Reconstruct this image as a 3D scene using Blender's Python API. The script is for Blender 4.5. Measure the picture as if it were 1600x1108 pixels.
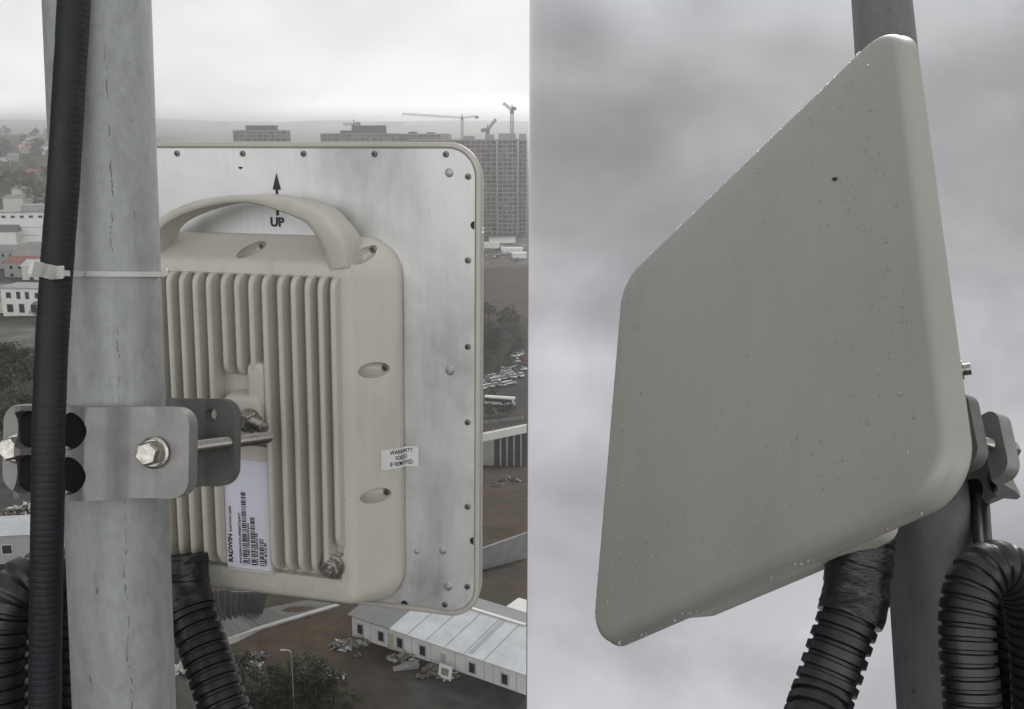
import bpy, bmesh, math, random
from mathutils import Vector, Matrix, noise
import numpy as np

# ------------------------------------------------------------------ clearing
for o in list(bpy.data.objects):
    bpy.data.objects.remove(o, do_unlink=True)
S = bpy.context.scene
C = S.collection
random.seed(7)
R = math.radians

# ------------------------------------------------------------------ camera
FPX = 1600.0
PITCH = math.atan(359 / 1600)
cd = bpy.data.cameras.new('camera')
cd.lens = 36.0; cd.sensor_width = 36.0; cd.sensor_fit = 'HORIZONTAL'
cd.clip_start = 0.02; cd.clip_end = 20000
cam = bpy.data.objects.new('camera', cd); C.objects.link(cam)
cam.location = (0, 0, 0)
cam.rotation_euler = (math.pi / 2 - PITCH, 0, 0)
S.camera = cam
FW = Vector((0, math.cos(PITCH), -math.sin(PITCH)))
UPV = Vector((0, math.sin(PITCH), math.cos(PITCH)))
RT = Vector((1, 0, 0))
AZ_EDGE = math.atan2(25, 1600 * 0.976)          # azimuth where the open country ends and the cloud bank begins

# ------------------------------------------------------------------ exposure
S.view_settings.view_transform = 'Standard'
S.view_settings.look = 'None'
S.view_settings.exposure = 0.45
S.view_settings.gamma = 1.0
S.cycles.use_denoising = True
S.cycles.volume_bounces = 3
S.cycles.max_bounces = 8
S.cycles.transparent_max_bounces = 8

# ------------------------------------------------------------------ sun and sky
SUN_EL, SUN_ROT = R(32), R(20)
sd = bpy.data.lights.new('sun', 'SUN'); sd.energy = 1.5; sd.angle = R(25); sd.color = (1, 0.97, 0.92)
sun = bpy.data.objects.new('sun', sd); C.objects.link(sun)
sdir = Vector((math.sin(SUN_ROT) * math.cos(SUN_EL), math.cos(SUN_ROT) * math.cos(SUN_EL), math.sin(SUN_EL)))
sun.rotation_euler = (-sdir).to_track_quat('-Z', 'Y').to_euler()

W = bpy.data.worlds.new('World'); S.world = W; W.use_nodes = True
class NT:
    """small helper to write node trees"""
    def __init__(s, tree): s.t = tree; s.n = tree.nodes; s.l = tree.links
    def node(s, kind, **kw):
        nd = s.n.new(kind)
        for k, v in kw.items(): setattr(nd, k, v)
        return nd
    def put(s, sock, v):
        if hasattr(v, 'is_output'): s.l.new(v, sock)
        elif v is not None:
            if isinstance(v, (tuple, list)) and len(v) == 3 and sock.type == 'RGBA': v = (*v, 1)
            sock.default_value = v
    def math(s, op, a, b=None, c=None, clamp=False):
        nd = s.node('ShaderNodeMath', operation=op, use_clamp=clamp)
        s.put(nd.inputs[0], a)
        if b is not None: s.put(nd.inputs[1], b)
        if c is not None: s.put(nd.inputs[2], c)
        return nd.outputs[0]
    def mix(s, f, a, b, blend='MIX'):
        nd = s.node('ShaderNodeMix', data_type='RGBA', blend_type=blend)
        s.put(nd.inputs[0], f); s.put(nd.inputs[6], a); s.put(nd.inputs[7], b)
        return nd.outputs[2]
    def fmix(s, f, a, b):
        nd = s.node('ShaderNodeMix', data_type='FLOAT')
        s.put(nd.inputs[0], f); s.put(nd.inputs[2], a); s.put(nd.inputs[3], b)
        return nd.outputs[0]
    def ramp(s, f, stops, smooth=False):
        nd = s.node('ShaderNodeValToRGB')
        cr = nd.color_ramp
        if smooth: cr.interpolation = 'EASE'
        while len(cr.elements) < len(stops): cr.elements.new(0.5)
        for e, (p, c) in zip(cr.elements, stops):
            e.position = p; e.color = (*c, 1) if isinstance(c, (tuple, list)) else (c, c, c, 1)
        s.put(nd.inputs[0], f)
        return nd.outputs[0]
    def noise(s, vec, scale, detail=4, rough=0.55, dist=0.0, out=0):
        nd = s.node('ShaderNodeTexNoise')
        if vec is not None: s.put(nd.inputs['Vector'], vec)
        nd.inputs['Scale'].default_value = scale; nd.inputs['Detail'].default_value = detail
        nd.inputs['Roughness'].default_value = rough; nd.inputs['Distortion'].default_value = dist
        return nd.outputs[out]
    def mapping(s, vec, scale=(1, 1, 1), loc=(0, 0, 0), rot=(0, 0, 0)):
        nd = s.node('ShaderNodeMapping')
        s.put(nd.inputs[0], vec); nd.inputs['Scale'].default_value = scale
        nd.inputs['Location'].default_value = loc; nd.inputs['Rotation'].default_value = rot
        return nd.outputs[0]

w = NT(W.node_tree)
for nd in list(w.n): w.n.remove(nd)
tc = w.node('ShaderNodeTexCoord')
dirv = tc.outputs['Generated']
sep = w.node('ShaderNodeSeparateXYZ'); w.put(sep.inputs[0], dirv)
sx, sy, sz = sep.outputs
az = w.math('ARCTAN2', sx, sy)
n1 = w.noise(w.mapping(dirv, (1, 1, 1.5), (3.1, 0.4, 1.2)), 2.2, 3, 0.45)
n2 = w.noise(w.mapping(dirv, (1, 1, 1.5), (0.3, 7.4, 2.2)), 5.5, 4, 0.5, 0.2)
# bright overcast over the town: white overhead, a greyer veil low down
left = w.ramp(sz, [(0.0, (1.30, 1.30, 1.30)), (0.03, (0.80, 0.80, 0.80)), (0.075, (0.655, 0.655, 0.66)), (0.20, (0.74, 0.74, 0.735)), (1.0, (0.85, 0.85, 0.85))])
left = w.mix(w.math('MULTIPLY', w.ramp(w.math('ADD', w.math('MULTIPLY', n1, .5), w.math('MULTIPLY', n2, .5)), [(0.43, 0.0), (0.56, 1.0)]), 0.8), left, (0.565, 0.567, 0.577))
# the heavy grey cloud bank
gv = w.math('ADD', w.math('MULTIPLY', n1, 0.62), w.math('MULTIPLY', n2, 0.38))
def patch(v, px, py, r, amp):
    """a single thicker or thinner cloud: a soft patch round one direction of the sky"""
    c = (RT * ((px - 800) / FPX) + UPV * ((554 - py) / FPX) + FW).normalized()
    dn = w.node('ShaderNodeVectorMath', operation='DISTANCE'); w.put(dn.inputs[0], dirv); dn.inputs[1].default_value = c
    q = w.math('DIVIDE', dn.outputs['Value'], r)
    return w.math('ADD', v, w.math('MULTIPLY', w.math('EXPONENT', w.math('MULTIPLY', w.math('MULTIPLY', q, q), -1.0)), amp))
for args in ((905, 40, .035, -.07), (1040, 40, .07, .05), (1000, 330, .14, -.045), (868, 540, .09, .09), (1120, 180, .05, .03), (1560, 220, .17, .06), (1540, 620, .10, .05), (900, 760, .06, -.05), (1060, 1040, .10, .03), (900, 1060, .08, .0)): gv = patch(gv, *args)
gray = w.ramp(gv, [(0.33, (0.185, 0.185, 0.197)), (0.44, (0.265, 0.266, 0.279)), (0.53, (0.345, 0.348, 0.362)), (0.65, (0.48, 0.485, 0.50))])
edge = w.math('MULTIPLY', w.math('SUBTRACT', az, AZ_EDGE), 1400.0, clamp=True)
far = w.math('MULTIPLY', w.math('SUBTRACT', az, 0.75), 3.0, clamp=True)
bank = w.math('MULTIPLY', edge, w.math('SUBTRACT', 1.0, far))
# unseen sky shaped to light the antennas: bright band behind, dimmed to the left
back = w.math('MULTIPLY', w.math('SUBTRACT', 0.25, sy), 2.0, clamp=True)
left = w.mix(back, left, w.ramp(sz, [(0.0, 1.45), (0.10, 2.05), (0.28, 1.85), (0.55, 0.50), (1.0, 0.55)]))
side = w.math('MULTIPLY', w.math('MULTIPLY', w.math('SUBTRACT', -0.55, az), 3.0, clamp=True), w.math('MULTIPLY', w.math('ADD', 2.35, az), 2.0, clamp=True))
left = w.mix(w.math('MULTIPLY', side, w.math('SUBTRACT', 1.0, w.math('MULTIPLY', w.math('SUBTRACT', sz, 0.75), 4.0, clamp=True))), left, w.mix(w.math('MULTIPLY', sz, 1.2, clamp=True), (0.13, 0.13, 0.135), (0.26, 0.26, 0.27)))
rb = w.math('MULTIPLY', w.math('MULTIPLY', w.math('SUBTRACT', az, 1.0), 2.0, clamp=True), w.math('MULTIPLY', w.math('SUBTRACT', 2.75, az), 2.5, clamp=True))
left = w.mix(w.math('MULTIPLY', rb, 0.5), left, (0.10, 0.10, 0.10))  # back right of the unseen sky dimmed to darken the radome rim
# below the horizon: dull ground light, except inside the cloud bank
left = w.mix(w.math('MULTIPLY', w.math('SUBTRACT', 0.0, sz), 18.0, clamp=True), left, (0.055, 0.052, 0.047))
cloud = w.mix(bank, left, gray)
sky = w.node('ShaderNodeTexSky', sky_type='NISHITA'); sky.sun_disc = False
sky.sun_elevation = SUN_EL; sky.sun_rotation = SUN_ROT
skyc = w.mix(0.008, w.mix(1.0, cloud, (10, 10, 10), 'MULTIPLY'), sky.outputs[0])
bg = w.node('ShaderNodeBackground'); w.put(bg.inputs[0], skyc); bg.inputs[1].default_value = 0.1
wo = w.node('ShaderNodeOutputWorld'); w.l.new(bg.outputs[0], wo.inputs[0])

# ------------------------------------------------------------------ geometry helpers
def ray(px, py): return RT * ((px - 800) / FPX) + UPV * ((554 - py) / FPX) + FW
def at(px, py, Y): r = ray(px, py); return r * (Y / r.y)
def atd(px, py, D): return ray(px, py) * D
def atz(px, py, z): r = ray(px, py); return r * (z / r.z)
def setp(o, label=None, cat=None, group=None, kind=None):
    if label: o['label'] = label
    if cat: o['category'] = cat
    if group: o['group'] = group
    if kind: o['kind'] = kind
    return o
def empty(name, mat=None, loc=None):
    o = bpy.data.objects.new(name, None); C.objects.link(o); o.empty_display_size = 0.01
    if mat is not None: o.matrix_world = mat
    if loc is not None: o.location = loc
    return o

class MB:
    """collects shapes; build() links them as one mesh object"""
    def __init__(s): s.v = []; s.f = []; s.m = []
    def add(s, vs, fs, mi=0):
        b = len(s.v); s.v += [tuple(p) for p in vs]
        s.f += [tuple(b + i for i in f) for f in fs]; s.m += [mi] * len(fs)
    def box(s, c, size, mi=0, M=None):
        x, y, z = (k / 2 for k in size)
        vs = [Vector((i * x, j * y, k * z)) for i in (-1, 1) for j in (-1, 1) for k in (-1, 1)]
        if M is not None: vs = [M @ p for p in vs]
        vs = [p + Vector(c) for p in vs]
        s.add(vs, [(0, 1, 3, 2), (4, 6, 7, 5), (0, 4, 5, 1), (2, 3, 7, 6), (0, 2, 6, 4), (1, 5, 7, 3)], mi)
    def rings(s, rings, mi=0, cap0=True, cap1=True, close=True):
        n = len(rings[0]); b = len(s.v)
        for r in rings: s.v += [tuple(p) for p in r]
        for i in range(len(rings) - 1):
            for j in range(n if close else n - 1):
                k = (j + 1) % n
                s.f.append((b + i * n + j, b + i * n + k, b + (i + 1) * n + k, b + (i + 1) * n + j)); s.m.append(mi)
        if cap0: s.f.append(tuple(b + j for j in reversed(range(n)))); s.m.append(mi)
        if cap1: s.f.append(tuple(b + (len(rings) - 1) * n + j for j in range(n))); s.m.append(mi)
    def cyl(s, a, b, r0, r1=None, n=16, mi=0, phase=0.0):
        a = Vector(a); b = Vector(b); r1 = r0 if r1 is None else r1
        d = (b - a).normalized(); e = d.orthogonal().normalized(); g = d.cross(e)
        cs = [(math.cos(2 * math.pi * i / n + phase), math.sin(2 * math.pi * i / n + phase)) for i in range(n)]
        s.rings([[a + e * (c * r0) + g * (q * r0) for c, q in cs], [b + e * (c * r1) + g * (q * r1) for c, q in cs]], mi)
    def lathe(s, a, d, prof, n=20, mi=0, e=None):
        a = Vector(a); d = Vector(d).normalized(); e = d.orthogonal().normalized() if e is None else e; g = d.cross(e)
        s.rings([[a + d * h + (e * math.cos(2 * math.pi * i / n) + g * math.sin(2 * math.pi * i / n)) * r for i in range(n)] for r, h in prof], mi)
    def quad(s, a, b, c, d, mi=0): s.add([a, b, c, d], [(0, 1, 2, 3)], mi)
    def build(s, name, mats, parent=None, smooth=None, bevel=None, mat=None):
        me = bpy.data.meshes.new(name); me.from_pydata(s.v, [], s.f)
        mats = mats if isinstance(mats, (list, tuple)) else [mats]
        for m in mats: me.materials.append(m)
        me.polygons.foreach_set('material_index', s.m)
        bm = bmesh.new(); bm.from_mesh(me); bmesh.ops.recalc_face_normals(bm, faces=bm.faces); bm.to_mesh(me); bm.free()
        me.update()
        if smooth is not None:
            me.polygons.foreach_set('use_smooth', [True] * len(me.polygons)); me.set_sharp_from_angle(angle=R(smooth))
        o = bpy.data.objects.new(name, me); C.objects.link(o)
        if parent is not None: o.parent = parent
        if mat is not None: o.matrix_world = mat
        if bevel:
            b = o.modifiers.new('bevel', 'BEVEL'); b.width = bevel; b.segments = 3; b.limit_method = 'ANGLE'; b.angle_limit = R(35)
            b.harden_normals = False
        return o
def boolean(o, cutters, keep_smooth=40):
    """cuts the cutter meshes (MB) out of o and bakes the result"""
    tmp = []
    for i, c in enumerate(cutters):
        co = c.build('cutter', [o.data.materials[0]]); co.parent = o.parent; tmp.append(co)
        md = o.modifiers.new('cut%d' % i, 'BOOLEAN'); md.object = co; md.operation = 'DIFFERENCE'; md.solver = 'EXACT'
    bpy.context.view_layer.update()
    dg = bpy.context.evaluated_depsgraph_get()
    me = bpy.data.meshes.new_from_object(o.evaluated_get(dg))
    o.modifiers.clear(); o.data = me
    me.polygons.foreach_set('use_smooth', [True] * len(me.polygons)); me.set_sharp_from_angle(angle=R(keep_smooth))
    for co in tmp: bpy.data.objects.remove(co, do_unlink=True)
def rrect(hu, vt, vb, r, wz, n=8):
    """rounded rectangle ring, counter-clockwise seen from +w"""
    pts = []
    for cx, cy, a0 in ((hu - r, vt - r, 0), (-hu + r, vt - r, 90), (-hu + r, vb + r, 180), (hu - r, vb + r, 270)):
        for k in range(n + 1):
            a = R(a0 + 90 * k / n); pts.append(Vector((cx + r * math.cos(a), cy + r * math.sin(a), wz)))
    return pts
def spline(pts, ds):
    """Catmull-Rom through pts, resampled every ds"""
    P = [Vector(p) for p in pts]; P = [2 * P[0] - P[1]] + P + [2 * P[-1] - P[-2]]
    out = []
    for i in range(1, len(P) - 2):
        for k in range(40):
            t = k / 40; a, b, c, d = P[i - 1:i + 3]
            out.append(0.5 * ((2 * b) + (c - a) * t + (2 * a - 5 * b + 4 * c - d) * t * t + (3 * b - a - 3 * c + d) * t ** 3))
    out.append(P[-2])
    res = [out[0]]; acc = 0
    for a, b in zip(out, out[1:]):
        L = (b - a).length
        while acc + L >= ds:
            a = a + (b - a) * ((ds - acc) / (b - a).length); L = (b - a).length; res.append(a.copy()); acc = 0
        acc += L
    return res
def tube(mb, pts, rad, n=28, mi=0, wob=0.0):
    """sweeps a circle along pts; rad(s, angle) gives the radius"""
    rs = []; t = (pts[1] - pts[0]).normalized(); e = t.orthogonal().normalized(); s = 0
    for i, p in enumerate(pts):
        if i:
            s += (p - pts[i - 1]).length
            t2 = (pts[min(i + 1, len(pts) - 1)] - pts[i - 1]).normalized()
            e = (t.rotation_difference(t2) @ e); e = (e - t2 * e.dot(t2)).normalized(); t = t2
        g = t.cross(e)
        rs.append([p + (e * math.cos(a) + g * math.sin(a)) * rad(s, a) for a in (2 * math.pi * k / n for k in range(n))])
    mb.rings(rs, mi)
def corr(r, pitch, depth, land=0.55):
    """profile of a corrugated conduit: flat crests, narrow grooves"""
    def f(s, a):
        x = (s / pitch) % 1.0
        g = min(1.0, max(0.0, (abs(x - 0.5) * 2 - land) / (1 - land) * 1.8))
        return r - depth * (g * g * (3 - 2 * g)) + 0.00025 * noise.noise(Vector((s * 60, math.cos(a) * 2, math.sin(a) * 2)))
    return f
def text_mesh(body, size, align='LEFT', bold=0.0, spacing=1.0):
    cu = bpy.data.curves.new('txt', 'FONT'); cu.body = body; cu.size = size; cu.align_x = align; cu.offset = bold
    cu.space_character = spacing; cu.resolution_u = 3
    ob = bpy.data.objects.new('txt', cu); C.objects.link(ob)
    bpy.context.view_layer.update()
    me = bpy.data.meshes.new_from_object(ob.evaluated_get(bpy.context.evaluated_depsgraph_get()))
    vs = [v.co.copy() for v in me.vertices]; fs = [tuple(p.vertices) for p in me.polygons]
    bpy.data.objects.remove(ob, do_unlink=True); bpy.data.meshes.remove(me); bpy.data.curves.remove(cu)
    return vs, fs
def frame(cx, cy, cz, o):
    M = Matrix.Identity(4)
    for i in range(3):
        M[i][0] = cx[i]; M[i][1] = cy[i]; M[i][2] = cz[i]; M[i][3] = o[i]
    return M

# ------------------------------------------------------------------ materials
def mat(name, base=(0.5, 0.5, 0.5), rough=0.5, metal=0.0, var=0.0, vscale=20.0, bump=0.0, bscale=200.0, spec=0.5, vstretch=(1, 1, 1), coat=0.0, rvar=0.0):
    m = bpy.data.materials.new(name); m.use_nodes = True
    t = NT(m.node_tree); b = t.n['Principled BSDF']
    b.inputs['Roughness'].default_value = rough; b.inputs['Metallic'].default_value = metal
    b.inputs['Specular IOR Level'].default_value = spec; b.inputs['Coat Weight'].default_value = coat
    m['_'] = 0
    co = t.node('ShaderNodeTexCoord').outputs['Object']
    if vstretch != (1, 1, 1): co = t.mapping(co, vstretch)
    if var:
        nz = t.noise(co, vscale, 5, 0.6)
        f = t.ramp(nz, [(0.3, 0.0), (0.7, 1.0)])
        t.put(b.inputs['Base Color'], t.mix(f, tuple(c * (1 - var) for c in base), tuple(min(1, c * (1 + var)) for c in base)))
        if rvar: t.put(b.inputs['Roughness'], t.math('ADD', rough - rvar / 2, t.math('MULTIPLY', f, rvar)))
    else: b.inputs['Base Color'].default_value = (*base, 1)
    if bump:
        bp = t.node('ShaderNodeBump'); bp.inputs['Strength'].default_value = bump; bp.inputs['Distance'].default_value = 0.001
        t.put(bp.inputs['Height'], t.noise(co, bscale, 4, 0.6)); t.put(b.inputs['Normal'], bp.outputs[0])
    return m

M_cream = mat('cream_plastic', (0.47, 0.455, 0.405), 0.42, 0, 0.05, 14, 0.05, 900)
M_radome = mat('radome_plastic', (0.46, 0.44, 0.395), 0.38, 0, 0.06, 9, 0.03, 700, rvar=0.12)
M_radome_r = mat('shaded_radome_plastic', (0.305, 0.300, 0.273), 0.42, 0, 0.07, 7, 0.03, 700, rvar=0.12)  # darker copy of the radome plastic; right antenna's shade put into its colour
M_body = mat('painted_casting', (0.53, 0.512, 0.452), 0.5, 0, 0.05, 16, 0.10, 1400)
M_pit = mat('slot_shade_black', (0.014, 0.014, 0.014), 0.9, spec=0.1)  # near-black colour standing for the shade inside the clamp slots
M_dark_gap = mat('dark_recess', (0.02, 0.02, 0.02), 0.8)
M_screw = mat('dark_steel', (0.20, 0.19, 0.18), 0.42, 0.8, 0.3, 400)
M_rivet = mat('rivet_steel', (0.40, 0.40, 0.40), 0.55, 0.9, 0.2, 300)
M_steel = mat('stainless_steel', (0.40, 0.385, 0.35), 0.34, 1.0, 0.35, 320, 0.12, 700)
M_thread = mat('thread_steel', (0.34, 0.325, 0.295), 0.33, 1.0, 0.2, 300)
M_alu = mat('cast_aluminium', (0.25, 0.246, 0.24), 0.5, 0.5, 0.14, 60, 0.25, 900, vstretch=(1, 1, 1))
M_alu_dark = mat('dark_aluminium', (0.15, 0.149, 0.147), 0.5, 0.4, 0.15, 60, 0.25, 900)
M_black = mat('black_plastic', (0.0085, 0.0088, 0.0095), 0.40, 0, 0.3, 60, 0.15, 300)
M_tape = mat('black_tape', (0.0105, 0.011, 0.0125), 0.30, 0, 0.25, 60, 0.9, 110, vstretch=(1, 1, 3))
M_cable = mat('ribbed_cable_sheath', (0.0075, 0.0090, 0.0120), 0.55, 0, 0.3, 120, 0.2, 500, spec=0.35)
M_tie = mat('nylon', (0.58, 0.57, 0.55), 0.45, 0, 0.08, 60)
M_paper = mat('label_paper', (0.66, 0.67, 0.76), 0.45)
M_sticker = mat('sticker_paper', (0.68, 0.68, 0.67), 0.5, 0, 0.05, 90)
M_ink = mat('black_ink', (0.015, 0.015, 0.018), 0.5)

def weather(m, streak=0.18, speck=0.35, axis=(55, 5, 55)):
    """rain streaks and small dirt specks on a painted or moulded surface"""
    t = NT(m.node_tree); b = t.n['Principled BSDF']; co = t.node('ShaderNodeTexCoord').outputs['Object']
    old = b.inputs['Base Color'].links[0].from_socket
    st = t.ramp(t.noise(t.mapping(co, axis), 1.0, 4, 0.6, 0.3), [(0.48, 0.0), (0.70, 1.0)])
    big = t.ramp(t.noise(co, 13, 3, 0.5), [(0.40, 0.2), (0.65, 1.0)])
    c = t.mix(t.math('MULTIPLY', t.math('MULTIPLY', st, big), streak), old, (0.20, 0.18, 0.14))
    sp = t.ramp(t.noise(co, 420, 2, 0.5), [(0.70, 0.0), (0.75, 1.0)])
    c = t.mix(t.math('MULTIPLY', sp, speck), c, (0.10, 0.085, 0.06))
    t.put(b.inputs['Base Color'], c)
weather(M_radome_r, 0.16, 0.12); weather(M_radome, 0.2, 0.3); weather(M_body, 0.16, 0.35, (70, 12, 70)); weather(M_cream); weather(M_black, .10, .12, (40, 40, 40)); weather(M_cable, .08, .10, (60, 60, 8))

# bare aluminium sheet with a faint vertical grain and rain streaks
M_plate = bpy.data.materials.new('brushed_aluminium'); M_plate.use_nodes = True
t = NT(M_plate.node_tree); b = t.n['Principled BSDF']
co = t.node('ShaderNodeTexCoord').outputs['Object']
grain = t.noise(t.mapping(co, (420, 26, 1)), 1.0, 4, 0.6)
streak = t.noise(t.mapping(co, (60, 9, 1), (0.3, 0.1, 0)), 1.0, 5, 0.65, 0.4)
blot = t.noise(t.mapping(co, (1.0, 0.8, 1), (.37, .11, 0)), 9, 5, 0.6, 0.6)
val = t.math('ADD', t.math('MULTIPLY', grain, 0.10), t.math('ADD', t.math('MULTIPLY', streak, 0.15), t.math('MULTIPLY', blot, 0.75)))
t.put(b.inputs['Base Color'], t.ramp(val, [(0.38, (0.46, 0.465, 0.46)), (0.50, (0.62, 0.625, 0.62)), (0.62, (0.77, 0.772, 0.765))]))
b.inputs['Metallic'].default_value = 0.85
t.put(b.inputs['Roughness'], t.ramp(val, [(0.38, 0.42), (0.62, 0.60)]))
bp = t.node('ShaderNodeBump'); bp.inputs['Strength'].default_value = 0.06; bp.inputs['Distance'].default_value = 0.0006
t.put(bp.inputs['Height'], grain); t.put(b.inputs['Normal'], bp.outputs[0])

def galvanised(name, base, seam_angle, seam=1):
    m = bpy.data.materials.new(name); m.use_nodes = True
    t = NT(m.node_tree); b = t.n['Principled BSDF']
    co = t.node('ShaderNodeTexCoord').outputs['Object']
    sp = t.node('ShaderNodeSeparateXYZ'); t.put(sp.inputs[0], co)
    big = t.noise(t.mapping(co, (30, 30, 7)), 1.0, 5, 0.6, 0.5)
    fine = t.noise(t.mapping(co, (140, 140, 60)), 1.0, 5, 0.65)
    drip = t.noise(t.mapping(co, (160, 160, 8)), 1.0, 4, 0.6)
    v = t.math('ADD', t.math('MULTIPLY', big, 0.5), t.math('MULTIPLY', fine, 0.5))
    col = t.ramp(v, [(0.36, tuple(c * 0.80 for c in base)), (0.5, base), (0.66, tuple(c * 1.22 for c in base))])
    col = t.mix(t.math('MULTIPLY', t.ramp(drip, [(0.58, 0.0), (0.72, 1.0)]), 0.35), col, tuple(c * 1.45 for c in base))
    vo = t.node('ShaderNodeTexVoronoi'); t.put(vo.inputs['Vector'], co); vo.inputs['Scale'].default_value = 240
    sc_ = t.node('ShaderNodeSeparateColor'); t.put(sc_.inputs[0], vo.outputs['Color'])
    col = t.mix(t.math('MULTIPLY', sc_.outputs[0], 0.10), col, tuple(min(1, c * 1.7) for c in base))
    pits = t.ramp(t.noise(t.mapping(co, (260, 260, 90)), 1.0, 2, 0.5), [(0.70, 0.0), (0.76, 1.0)])
    pmask = t.ramp(t.noise(t.mapping(co, (25, 25, 9), (4, 2, 1)), 1.0, 2, 0.5), [(0.52, 0.0), (0.6, 1.0)])
    col = t.mix(t.math('MULTIPLY', t.math('MULTIPLY', pits, pmask), 0.7), col, (0.035, 0.037, 0.037))
    if seam:
        ang = t.math('ARCTAN2', sp.outputs[1], sp.outputs[0])
        for da, wid, th in ((0.0, 0.017, 0.455), (0.42, 0.010, 0.62), (-0.5, 0.012, 0.62)):
            wob = t.math('MULTIPLY', t.math('SUBTRACT', t.noise(t.mapping(co, (6, 6, 26), (da, 0, 0)), 1.0, 6, 0.75), 0.5), 0.34)
            dd = t.math('ABSOLUTE', t.math('SUBTRACT', t.math('SUBTRACT', ang, wob), seam_angle + da))
            line = t.math('SUBTRACT', 1.0, t.math('DIVIDE', dd, wid), clamp=True)
            line = t.math('MULTIPLY', line, t.ramp(t.noise(t.mapping(co, (40, 40, 170), (da, 1, 0)), 1.0, 3, 0.6), [(th, 0.0), (th + 0.08, 1.0)]))
            line = t.math('MULTIPLY', line, t.ramp(t.noise(t.mapping(co, (3, 3, 16), (da, 3, 0)), 1.0, 2, 0.5), [(0.40, 0.15), (0.55, 1.0)]))
            col = t.mix(t.math('MULTIPLY', line, 1.2 if seam == 1 else 0.6, clamp=True), col, (0.075, 0.077, 0.076))
    t.put(b.inputs['Base Color'], col)
    b.inputs['Metallic'].default_value = 0.35
    t.put(b.inputs['Roughness'], t.ramp(v, [(0.3, 0.50), (0.7, 0.66)]))
    bp = t.node('ShaderNodeBump'); bp.inputs['Strength'].default_value = 0.25; bp.inputs['Distance'].default_value = 0.0008
    t.put(bp.inputs['Height'], v); t.put(b.inputs['Normal'], bp.outputs[0])
    return m

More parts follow.
